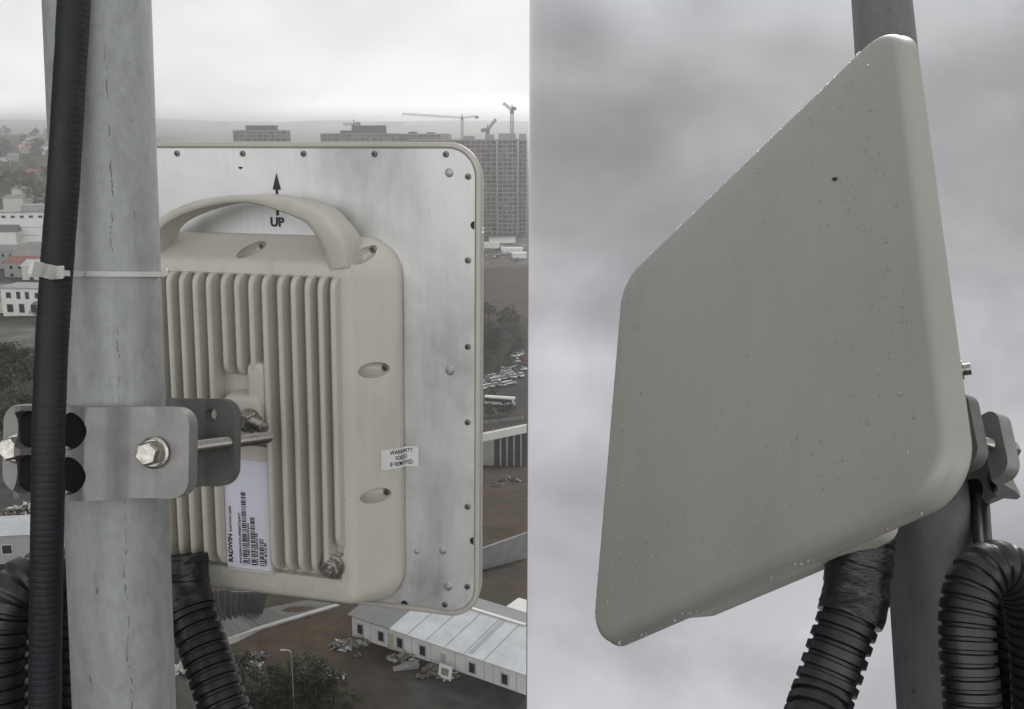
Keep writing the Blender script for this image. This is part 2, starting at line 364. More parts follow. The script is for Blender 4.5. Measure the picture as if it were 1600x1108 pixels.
# ------------------------------------------------------------------ the antenna unit (u right, v up, w out of the back)
H = 0.1855
def screw_mesh(mb, c, r, d=Vector((0, 0, 1)), rot=0.0):
    mb.lathe(c, d, [(r, -0.0004), (r, 0.0005), (r * 0.86, 0.0011), (r * 0.3, 0.0013), (0.00002, 0.0013)], 14)
    e = d.orthogonal().normalized(); e = Matrix.Rotation(rot, 3, d) @ e; g = d.cross(e)
    M3 = Matrix((e, g, d)).transposed()
    for sz in ((r * 1.15, r * 0.24, 0.0005), (r * 0.24, r * 1.15, 0.0005)):
        mb.box(Vector(c) + d * 0.00125, sz, 1, M3)
def antenna(pose, label, wide=1.0, cover=None, cr=0.026):
    root = empty('panel_antenna', pose); setp(root, label, 'antenna')
    hu = H * wide
    # radome: moulded cover, its rim folded round the edge of the back plate
    mb = MB(); rs = []; TH = 0.016
    def rr(off, wz, r=cr): return rrect(hu - off, H - off, -H + off, max(0.004, r - off), wz, 10)
    rs.append(rr(0.0060, -0.0012)); rs.append(rr(0.0042, -0.0012)); rs.append(rr(0.0038, 0.0002)); rs.append(rr(0.0034, 0.0010)); rs.append(rr(0.0012, 0.0010)); rs.append(rr(0.0003, 0.0003))
    rs.append(rr(0.0, -0.0010)); rs.append(rr(0.0004, -0.004))
    er, ed = 0.0080, 0.0085
    for k in range(9):
        a = R(90 * k / 8); rs.append(rr(0.0006 + er * (1 - math.cos(a)), -TH + ed - ed * math.sin(a), cr + 0.003))
    rs.append(rr(0.035, -TH - 0.0004, 0.040)); rs.append(rr(0.10, -TH - 0.0010, 0.10))
    mb.rings(rs, 0, True, True)
    mb.build('radome', cover or M_radome, root, 60)
    # back plate
    mb = MB()
    pr = lambda off, wz: rrect(hu - 0.0047 - off, H - 0.0047 - off, -H + 0.0047 + off, cr - 0.0050 - off, wz, 10)
    mb.rings([pr(0, -0.002), pr(0, -0.0004), pr(0.0004, 0.0)], 0)
    plate = mb.build('back_plate', M_plate, root, 30)
    sp = []
    for u in (-0.158, -0.112, -0.068, -0.0096, 0.0425, 0.1012, 0.158): sp += [(u * wide, 0.1810 - 0.0045)]
    for u in (-0.156, -0.10, -0.04, 0.03, 0.09, 0.1563): sp += [(u * wide, -0.1765)]
    for v in (0.1604, 0.0987, 0.0332, -0.0256, -0.0932, -0.1591): sp += [(0.1752 * wide, v), (-0.1752 * wide, v)]
    for u, v in sp:
        m2 = MB(); screw_mesh(m2, Vector((u, v, 0.0002)), 0.0024, rot=random.uniform(0, 1.5)); m2.build('plate_screw', [M_screw, M_dark_gap], plate, 35)
    for u, v, r in ((0.1606, 0.1631, 0.0027), (0.1609, 0.014, 0.0030), (0.159, -0.1612, 0.0028), (0.1548, -0.1317, 0.0024), (0.1327, -0.1347, 0.0017), (-0.1606, 0.1631, 0.0031), (-0.159, -0.1612, 0.0028)):
        m2 = MB(); m2.lathe((u * wide, v, 0), (0, 0, 1), [(r * 1.25, -0.0003), (r * 1.25, 0.0002), (r, 0.0004), (r * 0.9, 0.0009), (r * 0.25, 0.0012), (0.00002, 0.0012)], 16)
        m2.build('rivet', M_rivet, plate, 40)
    for u, v, a in ((0.1802, 0.1248, 90), (0.1802, -0.1207, 90), (0.1219, -0.1802, 0), (-0.0120, 0.1664, 180)):
        m2 = MB(); r = 0.0030 if v < 0.15 or abs(u) > .1 else 0.0018
        ps = [Vector((u + r * math.cos(R(a + k * 15)), v + r * math.sin(R(a + k * 15)), 0.0004)) for k in range(13)]
        m2.add(ps, [tuple(range(13))]); m2.build('drain_hole', M_dark_gap, plate)
    # arrow and lettering painted on the plate
    m2 = MB(); ax = 0.0190
    m2.add([(ax, 0.1620, 0.0004), (ax - 0.0036, 0.1490, 0.0004), (ax + 0.0036, 0.1490, 0.0004)], [(0, 1, 2)])
    m2.add([(ax - 0.0011, 0.1492, 0.0004), (ax - 0.0011, 0.1290, 0.0004), (ax + 0.0011, 0.1290, 0.0004), (ax + 0.0011, 0.1492, 0.0004)], [(0, 1, 2, 3)])
    vs, fs = text_mesh('UP', 0.0098, 'CENTER', 0.00038)
    m2.add([(ax - 0.0006 + p.x, 0.1207 + p.y, 0.0004) for p in vs], fs)
    m2.build('up_marking', M_ink, plate)
    # radio housing casting
    mb = MB()
    spec = [(.1215, .1135, -.178, .030, .0006), (.1232, .1145, -.179, .030, .0014), (.1232, .1145, -.179, .030, .0066), (.1222, .1135, -.1782, .029, .0088), (.1190, .1105, -.1765, .027, .0118),
            (.0985, .0975, -.1700, .0100, .0338), (.0965, .0953, -.1682, .0085, .0359), (.0925, .0925, -.1655, .007, .0374),
            (.0870, .0868, -.1520, .006, .0374), (.0856, .0852, -.1504, .005, .0360), (.0850, .0845, -.1496, .005, .0305)]
    mb.rings([rrect(a, b_, c_, r, wz, 8) for a, b_, c_, r, wz in spec], 0)
    body = mb.build('radio_housing', M_body, root, 38)
    cuts = []
    def scoop(u, v, ang):
        c = MB(); n = 18; m = 9; rs = []
        for i in range(1, m):
            th = math.pi * i / m
            rs.append([Vector((0.0135 * math.sin(th) * math.cos(2 * math.pi * k / n), 0.0062 * math.sin(th) * math.sin(2 * math.pi * k / n), 0.0135 * math.cos(th))) for k in range(n)])
        Mr = Matrix.Rotation(ang, 3, 'Z')
        c.rings([[Mr @ p + Vector((u, v, 0.0235)) for p in r] for r in rs]); cuts.append(c)
    hs = []
    for v in (0.0154, -0.0835):
        for s in (1, -1): scoop(s * 0.1085, v, 0); hs.append((s * 0.1128, v))
    for s in (1, -1): scoop(s * 0.1015, 0.1035, s * 0.75); hs.append((s * 0.1040, 0.1060))
    scoop(0.0085, 0.1040, 0.7); hs.append((0.0112, 0.1062))
    boolean(body, cuts, 38)
    for u, v in hs:
        m2 = MB(); screw_mesh(m2, Vector((u, v, 0.0117)), 0.0030, rot=0.4); m2.build('housing_screw', [M_screw, M_dark_gap], body, 35)
    # cooling fins
    mb = MB()
    fins = [(-.0850, 0), (-.0735, 0), (-.0622, 0), (-.0511, 0), (-.0400, 0), (-.0283, 0), (-.0168, 0), (-.0042, 1), (.0072, 1), (.0190, 1), (.0302, 0), (.0428, 0), (.0539, 0), (.0653, 0), (.0758, 0), (.0858, 2)]
    for u, kind in fins:
        top = 0.0868; bot = {0: -0.1475, 1: 0.0085, 2: -0.1235}[kind]
        w0, w1 = 0.0295, 0.0455; prof = []
        cr = 0.0100
        for k in range(7): a = R(90 - 15 * k); prof.append((top - cr + cr * math.sin(a), w1 - cr + cr * math.cos(a)))
        cb = 0.014 if kind != 1 else 0.010
        for k in range(7): a = R(15 * k); prof.append((bot + cb - cb * math.sin(a), w1 - cb + cb * math.cos(a)))
        line = [(top, w0)] + prof + [(bot, w0)]
        def th(wz): return 0.0031 - 0.0009 * (wz - w0) / (w1 - w0)
        rings = []
        for side, inset in ((-1, 0), (-1, 1), (1, 1), (1, 0)):
            ring = []
            for (v, wz) in line:
                wq = wz + (0.0016 if inset else 0)
                ring.append(Vector((u + side * (th(wz) - (0.0014 if inset else 0)), v, wq if wz > w0 + .001 else wz)))
            rings.append(ring)
        mb.rings(rings, 0, True, True, False)
        if kind == 2:      # lowest step beside the ground stud
            mb.box((u + 0.002, -0.140, 0.030), (0.006, 0.020, 0.016))
    # plain floor pad below the short fins, frame round the data label, embossed tags on the lower rim
    mb.box((0.0068, -0.0980, 0.0310), (0.0412, 0.1010, 0.0155)); mb.box((0.0068, -0.0200, 0.0300), (0.0420, 0.060, 0.0030))
    for (u, v, du, dv) in ((0.0260, -0.1000, 0.0022, 0.0970), (0.0068, -0.1500, 0.0405, 0.0026)):
        mb.box((u, v, 0.0345), (du, dv, 0.0105))
    for u in (-0.0275, 0.0210, 0.0690):
        for sgn in (-1, 1): mb.box((u, -0.1572 + sgn * 0.0036, 0.0371), (0.0140, 0.0007, 0.0012))
        for sgn in (-1, 1): mb.box((u + sgn * 0.0068, -0.1572, 0.0371), (0.0007, 0.0066, 0.0012))
    mb.build('heat_sink', M_body, body, 55, 0.0006)
    # carry handle
    outer = [(-.0900, .1010), (-.0790, .1130), (-.0530, .1301), (-.0277, .1401), (-.0006, .1447), (.0259, .1460), (.0414, .1443), (.0599, .1409), (.0772, .1352), (.0850, .1285), (.0918, .1200), (.0952, .1090), (.0955, .0930)]
    inner = [(-.0700, .0960), (-.0640, .1090), (-.0511, .1229), (-.0275, .1329), (-.0019, .1385), (.0172, .1395), (.0290, .1380), (.0411, .1346), (.0595, .1284), (.0686, .1215), (.0752, .1097), (.0782, .0991), (.0795, .0900)]
    mb = MB(); rs = []
    def sp2(P):
        q = spline([(a, b_, 0) for a, b_ in P], 0.001); n = 44
        L = [0]
        for a, b_ in zip(q, q[1:]): L.append(L[-1] + (b_ - a).length)
        res = []; j = 0
        for k in range(n):
            tgt = L[-1] * k / (n - 1)
            while j < len(L) - 2 and L[j + 1] < tgt: j += 1
            res.append(q[j])
        return res
    oo, ii = sp2(outer), sp2(inner)
    for k, (a, b_) in enumerate(zip(oo, ii)):
        d = (a - b_); e = max(0.0, abs(k / 43 * 2 - 1) - 0.72) / 0.28
        wt = 0.0452 - 0.006 * e; wb = 0.017 - 0.012 * e
        ring = []
        for fx, wz in ((0.0, wb), (0.0, wt - 0.0030), (0.10, wt - 0.0008), (0.30, wt), (0.70, wt), (0.90, wt - 0.0008), (1.0, wt - 0.0030), (1.0, wb)):
            p = b_ + d * fx; ring.append(Vector((p.x, p.y, wz)))
        rs.append(ring)
    mb.rings(rs, 0); mb.build('carry_handle', M_body, body, 42)
    # pivot lug with its cross bolt
    mb = MB()
    lug = [rrect(h_, t_, b_, r_, wz, 6) for h_, t_, b_, r_, wz in ((.0185, .0195, -.0195, .009, .028), (.0170, .0180, -.0180, .008, .046), (.0155, .0165, -.0165, .007, .0495), (.0130, .0140, -.0140, .006, .0505))]
    mb.rings([[p + Vector((.0095, -.0235, 0)) for p in r_] for r_ in lug])
    arch = [rrect(h_, t_, b_, r_, wz, 6) for h_, t_, b_, r_, wz in ((.0085, .0190, -.0200, .006, .028), (.0075, .0175, -.0190, .005, .044), (.0055, .0155, -.0170, .004, .0460))]
    mb.rings([[p + Vector((.0205, .0020, 0)) for p in r_] for r_ in arch])
    mb.build('pivot_lug', M_body, body, 40, 0.0015)
    p0 = Vector((0.0185, -0.0225, 0.0560)); dr = Vector((0.80, -0.02, 0.56)).normalized()
    pb = MB(); pb.lathe(p0, dr, [(0.0092, 0.001), (0.0092, 0.0025), (0.002, 0.0026)], 20)
    e0 = dr.orthogonal()
    pb.lathe(p0, dr, [(0.0078, 0.0027), (0.0082, 0.0034), (0.0082, 0.0098), (0.0072, 0.0110), (0.002, 0.0110)], 6)
    prof = []
    for k in range(12):
        h = 0.0105 + k * 0.0013; prof += [(0.0042, h), (0.0049, h + 0.0006)]
    prof += [(0.0040, 0.0265), (0.0002, 0.0268)]
    pb.lathe(p0, dr, prof, 18); pb.build('pivot_bolt', M_steel, body, 35)
    # rating label with small print and bar codes, reading upwards
    m2 = MB(); m2.box((0.0056, -0.1040, 0.0391), (0.0384, 0.0890, 0.0006)); lab = m2.build('rating_label', M_paper, body)
    m2 = MB(); u0, v0, wz = -0.0145, -0.1465, 0.0396
    def line(body_, size, du, dv, bold=0.0, length=None):
        vs, fs = text_mesh(body_, size, 'LEFT', bold)
        k = 1.0 if length is None else length / max(p.x for p in vs)
        m2.add([(u0 + du - p.y, v0 + dv + p.x * k, wz) for p in vs], fs)
    line('RADWIN', 0.0052, 0.0062, 0.0020, 0.00022, 0.0235); line('RADWIN 2000', 0.0030, 0.0062, 0.0275, 0.0001, 0.0210)
    line('RW2050/A/ODU/F58/ETSI/INT', 0.0028, 0.0142, 0.0020, 0.0001, 0.0420)
    line('S/N: P081T05000ADNA2', 0.0028, 0.0216, 0.0020, 0.0001, 0.0340)
    line('P/N: RW-2050-0150', 0.0028, 0.0289, 0.0020, 0.0001, 0.0265); line('VER. # 2.6.30', 0.0028, 0.0362, 0.0020, 0.0001, 0.0190)
    m2.build('small_print', M_ink, lab)
    rnd = random.Random(3)
    for du, ln in ((0.0152, 0.0600), (0.0226, 0.0405), (0.0299, 0.0235)):
        m2 = MB(); y = 0.0015
        while y < ln:
            bw = rnd.choice((0.0004, 0.0008, 0.0012)); m2.add([(u0 + du, v0 + y, wz), (u0 + du + 0.0042, v0 + y, wz), (u0 + du + 0.0042, v0 + y + bw, wz), (u0 + du, v0 + y + bw, wz)], [(0, 1, 2, 3)])
            y += bw + rnd.choice((0.0003, 0.0005, 0.0009))
        m2.build('bar_code', M_ink, lab)
    # seal sticker bent over the edge of the housing onto the plate
    prof = [(.1115, .0203), (.1190, .01215), (.1222, .0091), (.1236, .0066), (.1243, .0030), (.1262, .0014), (.1350, .0006)]
    cum = [0]
    for a, b_ in zip(prof, prof[1:]): cum.append(cum[-1] + math.hypot(b_[0] - a[0], b_[1] - a[1]))
    def bend(s, v, lift=0.0):
        s = max(0.0, min(cum[-1], s)); k = 0
        while k < len(cum) - 2 and cum[k + 1] < s: k += 1
        f = (s - cum[k]) / (cum[k + 1] - cum[k]); a, b_ = prof[k], prof[k + 1]
        return Vector((a[0] + (b_[0] - a[0]) * f + 0.0004 + lift, v, a[1] + (b_[1] - a[1]) * f + 0.0004 + lift))
    m2 = MB(); S0 = cum[-1]; n = 24
    top = [bend(S0 * k / n, -0.0478 + (0 if 0 < k < n else -0.0012)) for k in range(n + 1)]; bo = [bend(S0 * k / n, -0.0640 + (0 if 0 < k < n else 0.0012)) for k in range(n + 1)]
    m2.rings([top, bo], 0, False, False, False); st = m2.build('seal_sticker', M_sticker, body, 60)
    m2 = MB()
    for k, tx in enumerate(('WARRANTY', 'VOIDED', 'IF REMOVED')):
        vs, fs = text_mesh(tx, 0.0047, 'CENTER', 0.00008)
        wdt = max(p.x for p in vs) * 2
        kx = 0.021 / wdt if tx != 'VOIDED' else 0.0120 / wdt
        m2.add([bend(S0 * 0.54 + p.x * kx, -0.0525 - k * 0.0047 + p.y, 0.0002) for p in vs], fs)
    m2.build('sticker_print', M_ink, st)
    # ground stud
    m2 = MB(); g0 = Vector((0.0775, -0.1370, 0.0290)); gd = Vector((0.10, -0.05, 1)).normalized()
    m2.cyl(g0, g0 + gd * 0.012, 0.0085, 0.0085, 24); gp = m2.build('ground_stud', M_body, body, 40)
    m2 = MB(); m2.lathe(g0 + gd * 0.012, gd, [(0.0098, 0), (0.0098, 0.0013), (0.0083, 0.0015), (0.0083, 0.0028), (0.003, 0.0029)], 26); m2.build('washer', M_steel, gp, 35)
    m2 = MB(); m2.lathe(g0 + gd * 0.0145, gd, [(0.0068, 0), (0.0072, 0.0005), (0.0072, 0.0048), (0.0062, 0.0057), (0.0029, 0.0058), (0.0029, 0.0105), (0.0022, 0.0114), (0.0002, 0.0115)], 6); m2.build('nut', M_steel, gp, 35)
    # cable gland block under the housing
    m2 = MB(); m2.cyl((-0.056, -0.172, 0.026), (-0.056, -0.186, 0.026), 0.0165, 0.0155, 24); cover or m2.build('cable_gland', M_black, root, 40)
    return root

POSE_L = frame((0.96436017, -0.26455692, 0.00436951), (0.00903779, 0.04943993, 0.99873621), (-0.2644386, -0.96310193, 0.05006891), (-0.20280051, 0.80414176, -0.19825042))
POSE_R = frame((-0.436195, 0.663888, -0.607442), (0.125077, 0.713226, 0.689685), (0.891117, 0.22486, -0.394143), (0.179528, 0.751423, -0.169797))
ant_l = antenna(POSE_L, 'flat antenna seen from behind with ribbed cream radio, handle and UP arrow on bare aluminium')
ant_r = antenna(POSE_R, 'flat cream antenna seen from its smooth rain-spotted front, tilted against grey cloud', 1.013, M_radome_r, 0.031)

# ------------------------------------------------------------------ masts
def mast(A, B, r, m, label, ext0, ext1):
    A = Vector(A); B = Vector(B); d = (A - B).normalized()
    mb = MB(); n = 72; L = (A - B).length + ext0 + ext1
    ex = d.cross(Vector((0, -1, 0))).normalized(); ey = d.cross(ex)
    o0 = B - d * ext1; rs = []
    for k in range(31):
        h = L * k / 30
        rs.append([Vector((r * math.cos(2 * math.pi * i / n), r * math.sin(2 * math.pi * i / n), h)) for i in range(n)])
    mb.rings(rs); o = mb.build('steel_mast', m, None, 40); o.matrix_world = frame(ex, ey, d, o0)
    setp(o, label, 'mast'); return o
M_galv_l = galvanised('galvanised_steel', (0.33, 0.347, 0.343), R(-62))
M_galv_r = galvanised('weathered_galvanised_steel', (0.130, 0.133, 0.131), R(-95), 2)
AL, BL = Vector((-0.24281837, 0.63038754, 0.0684365)), Vector((-0.23939018, 0.57047346, -0.34942913))
AR, BR = Vector((0.3878807, 1.1278009, 0.12243698)), Vector((0.28666706, 0.61215915, -0.37496264))
mast(AL, BL, 0.03, M_galv_l, 'pale galvanised steel mast with dark weld seam, carrying a clamp and cable tie', 0.4, 0.9)
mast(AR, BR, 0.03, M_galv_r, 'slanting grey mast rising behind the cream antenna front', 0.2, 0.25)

# ------------------------------------------------------------------ pole clamp (x lateral, y along mast, z toward the viewer of the back)
def jaw(mb_name, prof, hy, mats, parent, corner=0.012, holes=(), round_l=True, round_r=True):
    """extruded aluminium jaw: prof = [(x, z_front, z_back)...]; outer corners rounded"""
    q = []
    for a, b_ in zip(prof, prof[1:]):
        n = max(2, int(abs(b_[0] - a[0]) / 0.0022))
        for k in range(n):
            f = k / n; f2 = f * f * (3 - 2 * f); q.append((a[0] + (b_[0] - a[0]) * f, a[1] + (b_[1] - a[1]) * f2, a[2] + (b_[2] - a[2]) * f2))
    q.append(prof[-1]); x0, x1 = q[0][0], q[-1][0]
    # finer steps at the rounded ends
    for end, sgn in ((x0, 1), (x1, -1)):
        for k in range(1, 6):
            xx = end + sgn * corner * (1 - math.cos(R(90 * k / 6))) * 0.9
            j = min(range(len(q) - 1), key=lambda i: 0 if q[i][0] <= xx <= q[i + 1][0] else 1 + min(abs(q[i][0] - xx), abs(q[i + 1][0] - xx)))
            a, b_ = q[j], q[j + 1]; f = (xx - a[0]) / (b_[0] - a[0]); q.insert(j + 1, (xx, a[1] + (b_[1] - a[1]) * f, a[2] + (b_[2] - a[2]) * f))
    mb = MB(); rs = []
    for x, zf, zb in q:
        h = hy
        for end, on in ((x0, round_l), (x1, round_r)):
            d = abs(x - end)
            if on and d < corner: h = hy - corner + math.sqrt(max(0, corner ** 2 - (corner - d) ** 2))
        rs.append([Vector((x, -h, zb)), Vector((x, h, zb)), Vector((x, h, zf)), Vector((x, -h, zf))])
    mb.rings(rs); o = mb.build(mb_name, mats, parent, 35)
    if holes:
        cs = []
        for hx, hyy, rx, ry, z0, z1 in holes:
            c = MB(); c.rings([[Vector((hx + rx * math.cos(2 * math.pi * i / 28), hyy + ry * math.sin(2 * math.pi * i / 28), zz)) for i in range(28)] for zz in (z0, z1)]); cs.append(c)
        boolean(o, cs, 35)
    b = o.modifiers.new('bevel', 'BEVEL'); b.width = 0.0018; b.segments = 3; b.limit_method = 'ANGLE'; b.angle_limit = R(50)
    return o
def clamp(pose, label, rod_len=0.158, bolts=((0.0415, 0.0), (-0.0525, 0.0)), gap=0.092, reach=-0.056):
    gz = gap - 0.117
    root = empty('pole_clamp', pose); setp(root, label, 'clamp')
    fr = [(-0.0640, -0.0120, -0.0240), (-0.0460, -0.0110, -0.0230), (-0.0410, 0.0060, -0.0120), (-0.0360, 0.0165, -0.0060), (-0.0310, 0.0185, -0.0040), (-0.0275, 0.0088, 0.0020), (-0.0060, 0.0088, 0.0050),
          (-0.0022, 0.0190, 0.0040), (0.0110, 0.0212, 0.0020), (0.0190, 0.0165, -0.0030), (0.0300, 0.0025, -0.0110), (0.0400, -0.0015, -0.0120), (0.0620, -0.0015, -0.0120)]
    jaw('front_jaw', fr, 0.0262, M_alu, root, 0.011, holes=[(hx, sy_ * 0.0126, rx, 0.0108, -0.02, 0.03) for hx, rx in ((-0.0015, 0.0135), (-0.0305, 0.0105)) for sy_ in (-1, 1)])
    ln = MB(); ln.box((-0.0135, 0, 0.0068), (0.050, 0.0485, 0.0016)); ln.build('slot_shade', M_pit, root)  # black box added behind the slots to paint in their shade
    bk = [(reach, -0.1170, -0.1270), (-0.0300, -0.1170, -0.1270), (-0.0180, -0.0960, -0.1290), (0.0, -0.0760, -0.1300), (0.0180, -0.0960, -0.1290), (0.0260, -0.1170, -0.1270), (0.0330, -0.1170, -0.1270), (0.0470, -0.1170, -0.1270)]
    bk = [(a, b_ - gz, c - gz) for a, b_, c in bk]
    jaw('rear_jaw', bk, 0.0290, M_alu_dark, root, 0.012, holes=[(0.0300, 0.0185, 0.0042, 0.0042, -0.14 - gz, -0.10 - gz)])
    arm = MB(); arm.box((-0.004, -0.004, -0.1490 - gz), (0.026, 0.030, 0.044)); arm.build('tilt_arm', M_alu_dark, root, None, 0.003)
    for bx, by in bolts:
        z0 = -0.0005 if bx > 0 else -0.0105
        bm_ = MB(); bm_.lathe((bx, by, z0), (0, 0, 1), [(0.0092, 0.0), (0.0092, 0.0014), (0.0082, 0.0018), (0.0076, 0.0019), (0.0076, 0.0034), (0.002, 0.0035)], 28)
        bo = bm_.build('clamp_bolt', M_steel, root, 35)
        hx = MB(); hx.lathe((bx, by, z0 + 0.0034), (0, 0, 1), [(0.0070, 0.0), (0.0073, 0.0005), (0.0073, 0.0052), (0.0062, 0.0066), (0.0002, 0.0066)], 6, 0, Vector((0.96, 0.28, 0)))
        hx.build('hex_head', M_steel, bo, 30)
        sh = MB(); prof = []
        k = 0
        while k * 0.00125 < rod_len - 0.012:
            h = 0.012 + k * 0.00125; prof += [(0.0037, h), (0.0042, h + 0.0006)]; k += 1
        prof += [(0.0034, rod_len), (0.0002, rod_len)]
        sh.lathe((bx, by, z0), (0, 0, -1), prof, 16); sh.build('threaded_rod', M_thread, bo, 40)
    return root
def clampframe(pose, cf, q, md):
    """pose: antenna frame; cf: local centre; q: local direction toward the viewer; md: world mast direction"""
    o = pose @ Vector(cf); qz = (pose.to_3x3() @ Vector(q)).normalized()
    y = (md - qz * md.dot(qz)).normalized(); x = y.cross(qz)
    return frame(x, y, qz, o)
clamp(clampframe(POSE_L, (0.0215, 0.0015, 0.2405), (0.085, 0.19, 0.98), AL - BL), 'grey cast clamp bolted round the pale mast behind the ribbed radio')
clamp(clampframe(POSE_R, (-0.034, -0.060, 0.1650), (-0.02, 0.08, 0.98), AR - BR) @ Matrix.Scale(0.95, 4), 'dark clamp half hidden at the right edge of the smooth antenna front', 0.085, gap=0.050, reach=-0.071)
#@@PART2
tb0 = POSE_R @ Vector((-.045, -.030, .050)); tb1 = atd(1517, 576, .70); tbd = (tb1 - tb0).normalized(); q = (tb1 - tb0).length
mb = MB(); mb.lathe(tb0, tbd, [(.0034, 0), (.0034, q - .010), (.0068, q - .0098), (.0068, q - .0050), (.0042, q - .0048), (.0042, q), (.0003, q + .0002)], 14)
o = mb.build('tilt_bolt', M_steel, None, 35); rc = [q for q in bpy.data.objects if q.name.startswith('pole_clamp')][-1]
bpy.context.view_layer.update(); o.parent = rc; o.matrix_parent_inverse = rc.matrix_world.inverted()
# ------------------------------------------------------------------ conduits, cables and the tie
def pxpath(pts, ds): return spline([p if isinstance(p, Vector) else atd(*p) for p in pts], ds)
GR = POSE_R @ Vector((-0.056, -0.178, 0.026)); VR = POSE_R.to_3x3().col[1]
def conduit(label, pts, r, pitch, depth, m=None, group=None, n=36):
    o = empty('corrugated_conduit', None, atd(*pts[-1])); setp(o, label, 'conduit', group)
    P = [p - o.location for p in pxpath(pts, pitch / 9)]
    mb = MB(); tube(mb, P, corr(r, pitch, depth), n); mb.build('ribbed_hose', m or M_black, o, 60)
    return o, P
def tape(o, P, r, frac):
    k = int(len(P) * frac); mb = MB()
    def rad(s, a):
        q = Vector((s * 55, math.cos(a) * 1.3, math.sin(a) * 1.3)); turn = ((s / 0.017 + a / 6.283) % 1.0)
        return r + 0.0011 + 0.0012 * noise.noise(q) + 0.0006 * noise.noise(q * 3.1) + 0.0007 * turn
    tube(mb, P[:k], rad, 44); mb.build('tape_wrap', M_tape, o, 70)
conduit_l, P = conduit('black taped conduit dropping from underneath the ribbed radio beside the pale mast',
                       [(284, 868, .808), (288, 915, .806), (298, 955, .80), (318, 1010, .79), (348, 1100, .775), (372, 1165, .77), (430, 1330, .77), (470, 1520, .78)], .0186, .0086, .0024)
tape(conduit_l, P, .0180, .135)
conduit('black corrugated conduit arching up at lower left, behind the thin ribbed cable',
        [(-10, 1560, .67), (-8, 1300, .665), (-6, 1190, .66), (-4, 1100, .66), (-2, 1000, .66), (18, 932, .665), (64, 906, .68), (108, 934, .695), (124, 1010, .705), (128, 1100, .71), (128, 1190, .71), (126, 1330, .71), (120, 1520, .70)], .0185, .0088, .0024)
conduit_r, P = conduit('black taped conduit hanging straight down from the bottom edge of the smooth antenna front',
                       [(1347, 838, .648), (1341, 890, .645), (1334, 940, .64), (1314, 1003, .633), (1288, 1080, .625), (1262, 1160, .61), (1215, 1320, .60), (1190, 1500, .60)], .0188, .0089, .0026)
tape(conduit_r, P, .0188, .205)
conduit('black corrugated conduit bent into an upright loop beside the slanting mast',
        [(1530, 1560, .60), (1525, 1340, .60), (1522, 1190, .60), (1519, 1100, .605), (1512, 1020, .61), (1511, 960, .615), (1522, 912, .62), (1550, 886, .625), (1582, 898, .63), (1608, 940, .635), (1622, 1040, .64), (1626, 1190, .64), (1622, 1340, .64), (1612, 1540, .635)], .0163, .0072, .0021)
conduit('second black conduit, in the gap behind the upright loop, mostly cut by the frame',
        [(1612, 1560, .69), (1608, 1340, .69), (1604, 1190, .69), (1598, 1090, .69), (1590, 1000, .69), (1592, 930, .69), (1620, 870, .69)], .0180, .0080, .0021)
mb = MB(); P = pxpath([(1531, 770, .76), (1534, 830, .72), (1537, 880, .69), (1540, 960, .68)], .004); tube(mb, P, lambda s, a: .0064, 20)
setp(mb.build('black_cable', M_black, None, 60), 'smooth thin black cable running down from the dark clamp into the loop', 'cable')
# long ribbed cable in front of the pale mast
cable_pts = [(128, -420, .560), (118, -60, .560), (115, 8, .560), (108, 130, .560), (100, 270, .5605), (90, 400, .559), (82, 520, .556), (77, 640, .553), (75, 760, .553), (73, 880, .556), (71, 1000, .560), (70, 1100, .562), (69, 1180, .562), (66, 1340, .563), (62, 1560, .565)]
mb = MB(); P = pxpath(cable_pts, .0005)
tube(mb, P, lambda s, a: .0085 +   .00006 * (1 if (s / .0036) % 1 < .7 else -.8) + .0002 * noise.noise(Vector((s * 90, a, 0))), 26)
setp(mb.build('ribbed_cable', M_cable, None, 50), 'long dark ribbed cable strapped along the front of the pale mast', 'cable')

def on_cyl(px, py, A, B, r):
    """first point where the sight line meets a cylinder"""
    d = (A - B).normalized(); q = ray(px, py); o = -B
    q2 = q - d * q.dot(d); o2 = o - d * o.dot(d)
    a = q2.dot(q2); b = 2 * q2.dot(o2); c = o2.dot(o2) - r * r; disc = b * b - 4 * a * c
    if disc < 0: return None
    return q * ((-b - math.sqrt(disc)) / (2 * a))
def strap(mb, P, wdir, hw, th, outs):
    rs = []
    for i, p in enumerate(P):
        tg = (P[min(i + 1, len(P) - 1)] - P[max(i - 1, 0)]).normalized(); nn = tg.cross(wdir).normalized()
        if nn.dot(outs) < 0: nn = -nn
        rs.append([p - wdir * hw, p + wdir * hw, p + wdir * hw + nn * th, p - wdir * hw + nn * th])
    mb.rings(rs)
tie = empty('cable_tie', None, atd(160, 428, .57)); setp(tie, 'white nylon tie strapping the dark ribbed cable to the pale mast', 'cable tie')
mdir = (AL - BL).normalized(); off = tie.location
Pm = [on_cyl(x, 428 + (x - 130) * 0.006, AL, BL, .0303) for x in range(128, 256, 4)]
Pm = [p for p in Pm if p is not None]
tail_ = Pm[-1]; Pm += [tail_ + Vector((0.001, .008, 0)), tail_ + Vector((-.002, .018, 0))]
Pc = [atd(62, 425, .566), atd(65, 425, .5560), atd(74, 425.5, .5492), atd(88, 426, .5475), atd(101, 427, .5505), atd(112, 427.5, .5590)]
mb = MB(); strap(mb, [p - off for p in spline(Pc + Pm[1:], .0008)], mdir, .0015, .0011, Vector((0, -1, 0))); mb.build('strap', M_tie, tie, 50)
mb = MB(); hd = atd(88, 426, .5440) - off
Mh = frame(Vector((1, .25, .02)).normalized(), Vector((.25, -1, 0)).normalized(), mdir, (0, 0, 0)).to_3x3()
